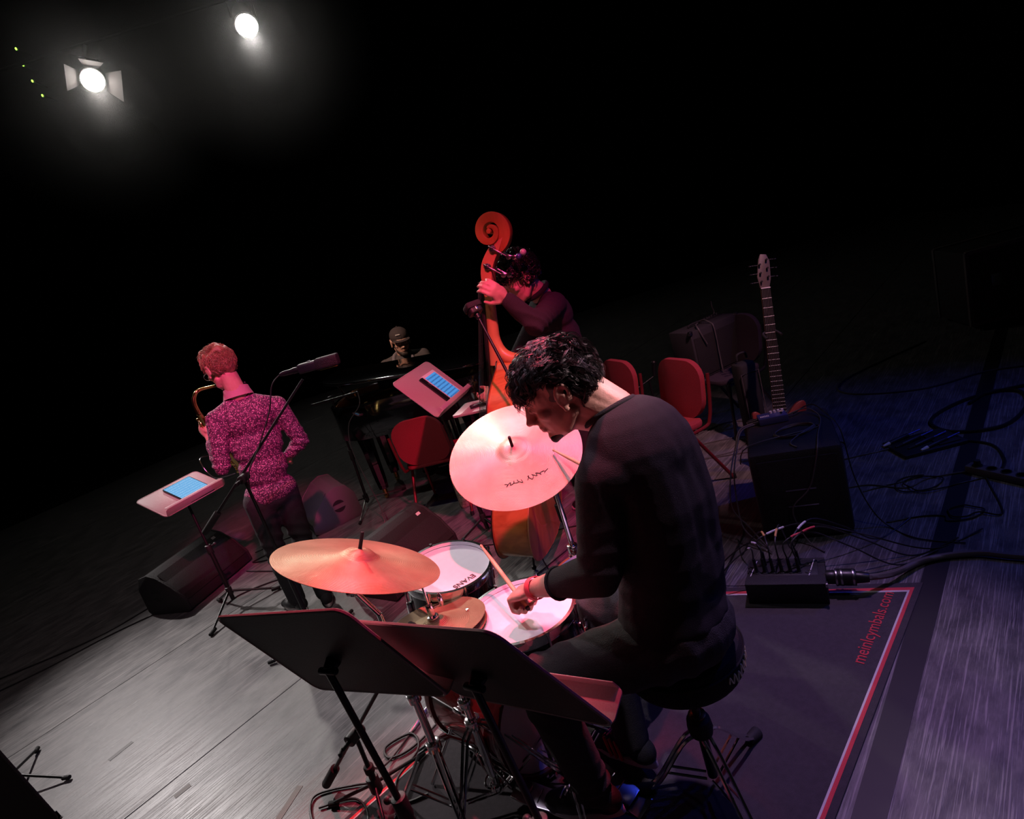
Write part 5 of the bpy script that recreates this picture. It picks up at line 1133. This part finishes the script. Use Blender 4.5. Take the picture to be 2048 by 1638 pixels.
# beard on jaw and chin
bb = MB(); 
for a, b, r0 in (((-.040, .034, -.088), (-.012, .074, -.106), .013), ((.040, .034, -.088), (.012, .074, -.106), .013), ((-.012, .076, -.104), (.012, .076, -.104), .016)):
    bb.cap(hc+hm @ (V(a)*hs), hc+hm @ (V(b)*hs), r0*hs*.86)
dr.add('beard', bb, .005, 'beard', 2)

# ---- saxophonist
sx_ = Person('saxophonist with auburn hair and a speckled magenta shirt, back to us', (-1.66, 3.66))
hc, hm, hs = V((-1.600, 3.690, 1.655)), facing((-.80, .60, 0), rad(14)), 1.06
C7 = V((-1.565, 3.690, 1.500)); Lsh, Rsh = V((-1.715, 3.610, 1.375)), V((-1.405, 3.775, 1.325)); Lel, Lwr = V((-1.765, 3.535, 1.105)), V((-1.80, 3.62, 1.285)); Rel, Rwr = V((-1.36, 3.80, 1.055)), V((-1.475, 3.80, .99))
pel, wai, lch, uch = V((-1.625, 3.69, .82)), V((-1.605, 3.69, .99)), V((-1.585, 3.695, 1.15)), V((-1.568, 3.695, 1.32))
Lhip, Rhip, Lkn, Rkn, Lan, Ran = V((-1.70, 3.645, .80)), V((-1.565, 3.725, .80)), V((-1.735, 3.64, .43)), V((-1.575, 3.72, .43)), V((-1.725, 3.62, .09)), V((-1.535, 3.60, .09))
tx = (Rsh-Lsh).normalized(); tu = (C7-pel).normalized(); tf = tu.cross(tx).normalized(); tx = tf.cross(tu); TM = Matrix((tx, tf, tu)).transposed()
mb = MB(); head(mb, hc, hm, hs); mb.cap(C7-tu*.03, hc+hm @ V((0, -.03, -.05)), .058, .054); mb.cap(C7-tu*.02, hc+hm @ V((0, .01, -.07)), .05, .045)
mb.ell(uch, (.15, .09, .13), TM); mb.ell(lch, (.135, .09, .15), TM); mb.ell(wai, (.125, .085, .12), TM); mb.ell(pel, (.145, .1, .11), TM); mb.cap(Lsh, Rsh, .045)
limb(mb, [Lsh, Lel, Lwr], [.046, .038, .026]); limb(mb, [Rsh, Rel, Rwr], [.046, .038, .026]); limb(mb, [Lhip, Lkn, Lan], [.075, .05, .035]); limb(mb, [Rhip, Rkn, Ran], [.075, .05, .035])
hand(mb, Lwr, V((-.35, .25, .45)), V((.5, .6, .1)), (.6, .8, .5), -1, 1.0); hand(mb, Rwr, V((-.75, .3, -.35)), V((-.2, .9, 0)), (.6, .8, .5), 1, 1.0)
sx_.add('body', mb, .006, 'skin', 2)
sm = MB(); sm.ell(uch-tf*.005, (.175, .115, .135), TM); sm.ell(lch, (.160, .115, .17), TM); sm.ell(wai, (.150, .112, .15), TM); sm.ell(pel+tu*.01, (.165, .125, .10), TM); sm.cap(Lsh, Rsh, .058); sm.cap(C7-tu*.05, Lsh, .045, .055); sm.cap(C7-tu*.05, Rsh, .045, .055)
limb(sm, [Lsh, Lsh.lerp(Lel, .5), Lel, Lel.lerp(Lwr, .75)], [.062, .056, .052, .042]); limb(sm, [Rsh, Rsh.lerp(Rel, .5), Rel, Rel.lerp(Rwr, .8)], [.062, .056, .052, .040])
ss = sx_.add('shirt', sm, .008, 'print_shirt', 4, sinfold([(tuple(wai), .2, (20, 20, 80), .005, 0), (tuple(Lel), .1, (30, 30, 110), .006, 0), (tuple(Rel), .1, (30, 30, 110), .006, 1), (tuple(uch), .15, (50, 30, 20), .003, 0)]), label='dark shirt with a magenta speckled print')
cr = [C7+tu*(-.022-.020*math.sin(a))+tx*(.076*math.cos(a))+tf*(.012+.072*math.sin(a)) for a in np.linspace(0, 2*PI, 32, endpoint=False)]
cv = MB(); n = 32; ring = lambda dz, g: [p+tu*dz+((p-C7)-tu*tu.dot(p-C7)).normalized()*g for p in cr]
vs = ring(-.022, .006)+ring(.012, -.006)+ring(.034, -.010)+ring(.035, -.003)+ring(.012, .002)+ring(-.024, .014)
sx_.raw('collar', cv.add(vs, [(r_*n+i, r_*n+(i+1) % n, ((r_+1) % 6)*n+(i+1) % n, ((r_+1) % 6)*n+i) for r_ in range(6) for i in range(n)]), 'collar_lit_pink', 0, parent=ss)
tm_ = MB(); tm_.ell(pel-V((0, 0, .02)), (.155, .115, .11), TM); limb(tm_, [Lhip, Lhip.lerp(Lkn, .5), Lkn, Lan], [.095, .080, .066, .055]); limb(tm_, [Rhip, Rhip.lerp(Rkn, .5), Rkn, Ran], [.095, .080, .066, .055])
sx_.add('trousers', tm_, .009, 'dark_denim', 4, sinfold([(tuple(Lkn), .15, (30, 30, 80), .006, 0), (tuple(Rkn), .15, (30, 30, 80), .006, 1), (tuple(pel), .15, (60, 30, 40), .004, 1)]), label='dark trousers')
shoe(sx_, Lan, (-.75, .65, 0), 'black_plastic', 1.05); shoe(sx_, Ran, (-.35, .93, 0), 'dark_denim', 1.05)
hb = MB(); E_ = lambda p, r: hb.ell(hc+hm @ (V(p)*hs), tuple(x*hs for x in r), hm, 18, 12)
E_((0, -.020, .050), (.077, .096, .086)); E_((0, .034, .090), (.068, .070, .050)); E_((0, -.055, .0), (.062, .055, .060))
sx_.add('hair_cap', hb, .007, 'hair_auburn', 3, hairfold)
sx_.hair(hc, hm, hs, 2600, lambda p: (p.z > -.03 and p.y < -.03) or p.z > .045, lambda p, r_: (r_.uniform(-.5, .5), (.9 if p.z > .09 else -.1)+r_.uniform(-.3, .3), (.3 if p.z > .09 else -1)), .042, .0012, 'hair_auburn', .8, 5, 4)
sx_.hair(hc, hm, hs, 350, lambda p: p.z > .08 and p.y > .0, lambda p, r_: (r_.uniform(-.6, .6), .6, .8), .055, .0018, 'hair_auburn', .9, 5, 5)
for sx in (-1, 1):
    g_ = sx_.raw('spectacle_rim', MB().tube([hc+hm @ (V((sx*.033+.024*math.cos(a), .112-.004*abs(math.cos(a)), -.004+.020*math.sin(a)))*hs) for a in np.linspace(0, 2*PI, 20, endpoint=False)], .0015, 6, True), 'steel'); sx_.raw('temple', MB().cyl(hc+hm @ (V((sx*.058, .108, .002))*hs), hc+hm @ (V((sx*.082, -.002, .008))*hs), .0015, n=6), 'steel', parent=g_)
sx_.raw('neck_strap', MB().tube([C7+tx*(.062*math.cos(a))+tf*(.02+.065*math.sin(a))-tu*(.03*math.sin(a)-.022) for a in np.linspace(-.4, PI+.4, 18)], .006, 6), 'rubber')
# saxophone
mo = hc+hm @ V((0, .105, -.068)); 
sxo = thing('saxophone', 'brass tenor saxophone held in front of the speckled shirt', 'saxophone', (-1.84, 3.62, .9)); w = W(sxo)
cro = [mo, mo+V((-.03, .005, -.005)), V((-1.745, 3.63, 1.572)), V((-1.775, 3.61, 1.548)), V((-1.79, 3.60, 1.505)), V((-1.792, 3.605, 1.44))]
w.part('mouthpiece', MB().tube(cro[:2], [.007, .011], 10), 'ebony')
P = spline(cro[1:], 5); w.part('neck_pipe', MB().tube(P, [.009+.006*i/len(P) for i in range(len(P))], 12), 'brass', 0, 60)
bodyp = [V((-1.792, 3.605, 1.44)), V((-1.795, 3.66, 1.30)), V((-1.775, 3.76, 1.07)), V((-1.755, 3.83, .90))]
P = spline(bodyp, 6); w.part('body_tube', MB().tube(P, [.016+.020*i/len(P) for i in range(len(P))], 14), 'brass', 0, 60)
bow = [V((-1.755, 3.83, .90)), V((-1.755, 3.86, .82)), V((-1.775, 3.91, .79)), V((-1.80, 3.95, .82)), V((-1.81, 3.97, .92)), V((-1.82, 3.98, 1.02)), V((-1.84, 4.00, 1.09))]
P = spline(bow, 5); w.part('bell', MB().tube(P, [.036+.018*i/len(P)+(.035*((i-22)/9)**2 if i > 22 else 0) for i in range(len(P))], 18), 'brass', 0, 60)
for i in range(16):
    q = bodyp[0].lerp(bodyp[3], .06+.058*i); off = V((-.030-.012*(i/15), .010*(-1)**i, 0)); w.part('key_cup', MB().cyl(q+off*.8, q+off*1.25, .010+.006*i/15, n=12), 'brass', .001)
for sx in (-1, 1): w.part('key_rod', MB().cyl(bodyp[0]+V((-.022, sx*.015, -.02)), bodyp[3]+V((-.045, sx*.02, 0)), .0025, n=6), 'brass')
cable('thin wire curling from the saxophone bell', [(-1.84, 3.97, 1.09), (-1.90, 3.80, 1.14), (-1.93, 3.66, 1.17), (-1.91, 3.62, 1.10), (-1.87, 3.62, 1.03), (-1.80, 3.72, 1.0)], .003, 'steel')

# ---- bassist
bs = Person('bassist with dark curly hair hidden behind the neck of the double bass', (.40, 3.62))
hc, hm, hs = V((.262, 3.505, 1.640)), facing((-.93, -.30, 0), rad(20)), 1.10
C7 = V((.365, 3.555, 1.530)); Lsh, Rsh = V((.415, 3.455, 1.445)), V((.34, 3.75, 1.37)); Lel, Lwr = V((.262, 3.215, 1.400)), V((.150, 3.235, 1.575)); Rel, Rwr = V((.15, 3.86, 1.15)), V((-.06, 3.70, 1.02))
pel, wai, lch, uch = V((.44, 3.62, .95)), V((.43, 3.61, 1.10)), V((.41, 3.605, 1.24)), V((.39, 3.60, 1.38))
Lhip, Rhip, Lkn, Rkn, Lan, Ran = V((.44, 3.54, .92)), V((.43, 3.71, .92)), V((.38, 3.50, .50)), V((.36, 3.76, .50)), V((.43, 3.50, .09)), V((.40, 3.80, .09))
tx = (Rsh-Lsh).normalized(); tu = (C7-pel).normalized(); tf = tu.cross(tx).normalized(); tx = tf.cross(tu); TM = Matrix((tx, tf, tu)).transposed()
mb = MB(); head(mb, hc, hm, hs); mb.cap(C7-tu*.03, hc+hm @ V((0, -.03, -.05)), .062, .056); mb.cap(C7-tu*.02, hc+hm @ V((0, .01, -.07)), .05, .045)
mb.ell(uch, (.16, .1, .13), TM); mb.ell(lch, (.145, .095, .15), TM); mb.ell(wai, (.135, .09, .12), TM); mb.ell(pel, (.15, .11, .11), TM); mb.cap(Lsh, Rsh, .05)
limb(mb, [Lsh, Lel, Lwr], [.05, .042, .027]); limb(mb, [Rsh, Rel, Rwr], [.05, .042, .027]); limb(mb, [Lhip, Lkn, Lan], [.08, .052, .036]); limb(mb, [Rhip, Rkn, Ran], [.08, .052, .036])
hand(mb, Lwr, V((-.50, -.28, .62)), V((-.35, .85, .05)), (.55, .75, .5), 1, 1.12); hand(mb, Rwr, V((-.8, -.5, -.3)), V((-.2, -.7, .3)), (.5, .7, .5), 1, 1.05)
bs.add('body', mb, .006, 'skin', 2)
sm = MB(); sm.ell(uch, (.185, .125, .135), TM); sm.ell(lch, (.17, .12, .16), TM); sm.ell(wai, (.16, .115, .14), TM); sm.ell(pel+tu*.02, (.17, .13, .1), TM); sm.cap(Lsh, Rsh, .065); sm.cap(C7-tu*.045, Lsh, .052, .062); sm.cap(C7-tu*.045, Rsh, .052, .062)
limb(sm, [Lsh, Lsh.lerp(Lel, .5), Lel, Lel.lerp(Lwr, .5), Lel.lerp(Lwr, .92)], [.072, .066, .062, .054, .045]); limb(sm, [Rsh, Rel, Rel.lerp(Rwr, .9)], [.07, .06, .044])
ss = bs.add('jacket', sm, .008, 'black_wool', 4, sinfold([(tuple(Lel), .12, (60, 90, 70), .008, 0), (tuple(Lel.lerp(Lsh, .5)), .1, (60, 90, 30), .006, 1), (tuple(wai), .2, (20, 20, 70), .004, 0)]), label='dark plum woollen jacket')
bs.raw('collar', MB().tube([C7+tu*.012+tx*(.068*math.cos(a))+tf*(.018+.066*math.sin(a))-tu*(.02*math.sin(a)) for a in np.linspace(0, 2*PI, 24, endpoint=False)], .016, 8, True), 'black_cotton', parent=ss)
tm_ = MB(); tm_.ell(pel-V((0, 0, .02)), (.165, .12, .11), TM); limb(tm_, [Lhip, Lkn, Lan], [.095, .07, .058]); limb(tm_, [Rhip, Rkn, Ran], [.095, .07, .058]); bs.add('trousers', tm_, .010, 'dark_denim', 4)
shoe(bs, Lan, (-1, -.1, 0), 'black_plastic', 1.05); shoe(bs, Ran, (-1, .15, 0), 'black_plastic', 1.05)
hb = MB(); E_ = lambda p, r: hb.ell(hc+hm @ (V(p)*hs), tuple(x*hs for x in r), hm, 18, 12)
E_((0, -.025, .050), (.084, .100, .092)); E_((0, .045, .078), (.072, .060, .050)); E_((0, -.055, .0), (.07, .06, .062))
bs.add('hair_cap', hb, .007, 'hair_black', 3, hairfold)
bs.hair(hc, hm, hs, 1500, lambda p: (p.z > -.03 and p.y < -.02) or p.z > .045, lambda p, r_: (r_.uniform(-1, 1), r_.uniform(-1, 1), r_.uniform(-1, .6)), .050, .0026, 'hair_black', 2.6, 7, 6, shell=(.088, .11, .102))

# ---- pianist
pn = Person('pianist in a dark cap, glasses and beard behind the piano lid', (-.86, 6.0))
hc, hm, hs = V((-.845, 5.945, 1.262)), facing((.27, -.96, 0), rad(6), rad(-4)), 1.10
C7 = V((-.87, 6.0, 1.135)); Lsh, Rsh = V((-.675, 5.975, 1.065)), V((-1.065, 5.99, 1.065)); Lel, Lwr, Rel, Rwr = V((-.60, 5.88, .80)), V((-.66, 5.70, .775)), V((-1.14, 5.89, .80)), V((-1.02, 5.71, .775))
pel, wai, uch = V((-.86, 6.03, .62)), V((-.865, 6.02, .82)), V((-.87, 6.0, 1.0)); Lhip, Rhip, Lkn, Rkn, Lan, Ran = V((-.76, 6.0, .58)), V((-.96, 6.0, .58)), V((-.74, 5.66, .55)), V((-.97, 5.68, .55)), V((-.74, 5.68, .09)), V((-.97, 5.70, .09))
tx = (Rsh-Lsh).normalized(); tu = (C7-pel).normalized(); tf = tu.cross(tx).normalized(); tx = tf.cross(tu); TM = Matrix((tx, tf, tu)).transposed()
mb = MB(); head(mb, hc, hm, hs); mb.cap(C7-tu*.02, hc+hm @ V((0, -.03, -.05)), .062, .056); mb.cap(C7-tu*.02, hc+hm @ V((0, .01, -.07)), .052, .048)
mb.ell(uch, (.17, .11, .14), TM); mb.ell(wai, (.15, .105, .18), TM); mb.ell(pel, (.165, .13, .12), TM); mb.cap(Lsh, Rsh, .05)
limb(mb, [Lsh, Lel, Lwr], [.05, .04, .027]); limb(mb, [Rsh, Rel, Rwr], [.05, .04, .027]); limb(mb, [Lhip, Lkn, Lan], [.08, .055, .038]); limb(mb, [Rhip, Rkn, Ran], [.08, .055, .038])
hand(mb, Lwr, V((0, -1, -.1)), V((0, 0, -1)), (.3, .4, .3), -1); hand(mb, Rwr, V((0, -1, -.1)), V((0, 0, -1)), (.3, .4, .3), 1)
pn.add('body', mb, .0065, 'skin', 2)
sm = MB(); sm.ell(uch, (.195, .13, .145), TM); sm.ell(wai, (.175, .125, .19), TM); sm.ell(pel, (.18, .14, .12), TM); sm.cap(Lsh, Rsh, .065); sm.cap(C7-tu*.03, Lsh, .058, .06); sm.cap(C7-tu*.03, Rsh, .058, .06); limb(sm, [Lsh, Lel, Lel.lerp(Lwr, .85)], [.066, .056, .044]); limb(sm, [Rsh, Rel, Rel.lerp(Rwr, .85)], [.066, .056, .044])
ss = pn.add('sweater', sm, .010, 'sweater_dark', 4, label='dark sweater')
for sx in (-1, 1):
    pn.raw('vest_strap', MB().tube(spline([C7+tx*sx*.055+tu*.02, C7+tx*sx*.085+tf*.05-tu*.0, C7+tx*sx*.10+tf*.115-tu*.09, C7+tx*sx*.10+tf*.135-tu*.22], 4), [.018]*13, 8), 'vest_grey', parent=ss)
tm_ = MB(); tm_.ell(pel-V((0, 0, .02)), (.18, .15, .11), TM); limb(tm_, [Lhip, Lkn, Lan], [.1, .075, .058]); limb(tm_, [Rhip, Rkn, Ran], [.1, .075, .058]); pn.add('trousers', tm_, .011, 'dark_denim', 4)
shoe(pn, Lan, (0, -1, 0), 'black_plastic', 1.); shoe(pn, Ran, (0, -1, 0), 'black_plastic', 1.); eyes(pn, hc, hm, hs)
cb = MB(); E_ = lambda p, r: cb.ell(hc+hm @ (V(p)*hs), tuple(x*hs for x in r), hm, 20, 12)
E_((0, -.008, .052), (.085, .106, .078)); E_((0, -.03, .02), (.083, .088, .05))
cp = pn.add('cap', cb, .007, 'cap_cloth', 3, label='dark five-panel cap')
pn.raw('peak', MB().prism([(x, .085+.072*math.sqrt(max(0, 1-(x/.086)**2))) for x in np.linspace(-.086, .086, 15)]+[(.075, .06), (-.075, .06)], .036, .042, hc, hm @ Matrix.Rotation(-.12, 3, 'X')), 'cap_cloth', .001, parent=cp)
pn.raw('cap_button', MB().ell(hc+hm @ V((0, -.01, .148)), (.008, .008, .005), hm), 'cap_cloth', parent=cp)
pn.raw('cap_label', MB().box(hc+hm @ V((.028, .106, .086)), (.042, .003, .008), hm @ Matrix.Rotation(-.25, 3, 'Z')), 'tag_white', parent=cp)
for sx in (-1, 1):
    g_ = pn.raw('spectacle_rim', MB().tube([hc+hm @ (V((sx*.032+.025*math.cos(a), .106-.004*abs(math.cos(a)), -.004+.021*math.sin(a)))*hs) for a in np.linspace(0, 2*PI, 20, endpoint=False)], .0026, 6, True), 'ebony'); pn.raw('temple', MB().cyl(hc+hm @ (V((sx*.058, .102, .002))*hs), hc+hm @ (V((sx*.084, -.002, .008))*hs), .002, n=6), 'ebony', parent=g_)
pn.raw('spectacle_bridge', MB().cyl(hc+hm @ (V((-.008, .106, .0))*hs), hc+hm @ (V((.008, .106, .0))*hs), .002, n=6), 'ebony')
bb = MB()
for a, b, r0 in (((-.046, .032, -.075), (-.014, .078, -.104), .016), ((.046, .032, -.075), (.014, .078, -.104), .016), ((-.014, .079, -.104), (.014, .079, -.104), .018), ((-.055, .004, -.035), (-.046, .034, -.078), .012), ((.055, .004, -.035), (.046, .034, -.078), .012), ((-.022, .094, -.052), (.022, .094, -.052), .0055)): bb.cap(hc+hm @ (V(a)*hs), hc+hm @ (V(b)*hs), r0*hs*1.08)
pn.add('beard', bb, .006, 'beard', 2)
pn.raw('hair_side', MB().ell(hc+hm @ V((0, -.06, -.005)), (.075, .05, .05), hm), 'hair_dark')
# ------------------------------------------------------------------ visible stage lamps
def lamp(label, loc, aim, r, doors):
    loc, aim = V(loc), V(aim); d = (aim-loc).normalized(); m = frame(d, (0, 0, 1)) @ rotz(-.30); t = thing('stage_lamp', label, 'stage lamp', loc, 0, 'stage lamps'); w = W(t)
    w.part('housing', MB().lathe([(r*.5, -r*3.2), (r*.95, -r*2.8), (r*1.0, -r*.3), (r*1.15, -r*.25), (r*1.15, .0), (r*1.05, .0), (r*1.0, -r*.3)], loc, m, 32), 'black_metal')
    w.part('lens', MB().lathe([(.001, .01), (r*.5, .006), (r*.93, -.01), (r*.96, -.03), (.001, -.031)], loc, m, 32, False), mat('lamp_lens', (1, 1, 1), .3, 0, emit=((1, .95, .88), 60)))
    w.part('lens_ring', MB().lathe([(r*.97, .0), (r*1.13, .0), (r*1.13, .03), (r*1.04, .03), (r*1.0, .0)], loc, m, 32, False), 'tag_white')
    w.part('yoke', MB().tube([loc+m @ V((r*1.2, 0, -r*1.5)), loc+m @ V((r*1.25, r*.3, -r*1.5))+V((0, 0, .25)), loc+m @ V((-r*1.25, r*.3, -r*1.5))+V((0, 0, .25)), loc+m @ V((-r*1.2, 0, -r*1.5))], .012, 6), 'black_metal')
    w.part('clamp', MB().cyl(loc+V((0, 0, r+.1))-d*r*1.5, V((loc.x, 10.65, 6.46)), .03), 'steel')
    if doors:
        for a, k0, k1 in doors:
            u_ = m @ V((math.cos(a), math.sin(a), 0)); v_ = m @ V((-math.sin(a), math.cos(a), 0)); o_ = (u_*.66+d*.75)
            p0, p1 = loc+u_*r*1.15, loc+u_*r*1.15+o_*r*k1; wd0, wd1 = r*.75*k0, r*1.3*k0; nn = o_.cross(v_)*.004
            vs = [p0-v_*wd0, p0+v_*wd0, p1+v_*wd1, p1-v_*wd1]; vs += [q+nn for q in vs]
            w.part('barn_door', MB().add(vs, [(0, 1, 2, 3), (7, 6, 5, 4), (0, 4, 5, 1), (1, 5, 6, 2), (2, 6, 7, 3), (3, 7, 4, 0)]), 'monitor_grey')
    return t
lamp('bright white stage lamp with open barn doors at upper left', L1, (-.3, 1.5, .9), .150, [(0, 1.1, 1.9), (PI, .9, 1.7), (PI/2, .8, 1.0)])
lamp('bright white round stage lamp without doors near the top', L2, (-.2, 1.2, -2.5), .155, None)
for i, (x, y, z) in enumerate([(-6.47, 12.55, 7.548), (-6.48, 12.55, 7.281), (-6.45, 12.55, 7.004), (-6.395, 12.55, 6.742)]):
    t = thing('indicator_light', ['highest', 'second highest', 'third highest', 'lowest'][i]+' of the four tiny green lights at the left edge', 'indicator light', (x, y, z), 0, 'tiny green lights')
    w = W(t); w.part('bracket', MB().box((x, y+.25, z), (.02, .42, .02)), 'rubber'); w.part('bulb', MB().ell((x, y, z), (.016, .016, .024)), mat('green_led', (.3, .6, .05), .4, 0, emit=((.45, 1, .1), 2.5))); w.part('socket', MB().cyl((x, y+.02, z), (x, y+.05, z), .03), 'rubber')
t = thing('lighting_bar', 'dark horizontal bar carrying the stage lamps', 'bar', (-3.3, 10.6, 6.45)); w = W(t)
w.part('tube', MB().cyl((-8, 10.65, 6.48), (2, 10.65, 6.48), .025), 'black_metal'); w.part('hanger', MB().cyl((-6, 10.65, 6.48), (-6, 10.65, 8.55), .012), 'black_metal'); w.part('hanger', MB().cyl((0, 10.65, 6.48), (0, 10.65, 8.55), .012), 'black_metal')

# ------------------------------------------------------------------ thin haze hanging in the air around the lamps
hz = bpy.data.materials.new('thin_haze'); hz.use_nodes = True; nt = hz.node_tree; nt.nodes.remove(nt.nodes['Principled BSDF'])
vs_ = nt.nodes.new('ShaderNodeVolumeScatter'); vs_.inputs['Anisotropy'].default_value = .2
tc = nt.nodes.new('ShaderNodeTexCoord'); gr = nt.nodes.new('ShaderNodeTexGradient'); gr.gradient_type = 'SPHERICAL'; mu = nt.nodes.new('ShaderNodeMath'); mu.operation = 'MULTIPLY'; mu.inputs[1].default_value = .12
nt.links.new(tc.outputs['Object'], gr.inputs['Vector']); nt.links.new(gr.outputs['Fac'], mu.inputs[0]); nt.links.new(mu.outputs[0], vs_.inputs['Density'])
nt.links.new(vs_.outputs[0], nt.nodes['Material Output'].inputs['Volume']); MATS['thin_haze'] = hz
for lp_, lb in ((L1, 'thin haze glowing around the stage lamp with barn doors'), (L2, 'thin haze glowing around the round stage lamp near the top')):
    h = put('stage_haze', MB().ell((0, 0, 0), (1, 1, 1), None, 32, 20).mesh('stage_haze', 60), 'thin_haze'); h.location = V(lp_)+V((0, -.25, -.2)); h.scale = (1.9, 1.9, 1.9); h['kind'] = 'stuff'; tag(h, lb, 'haze')
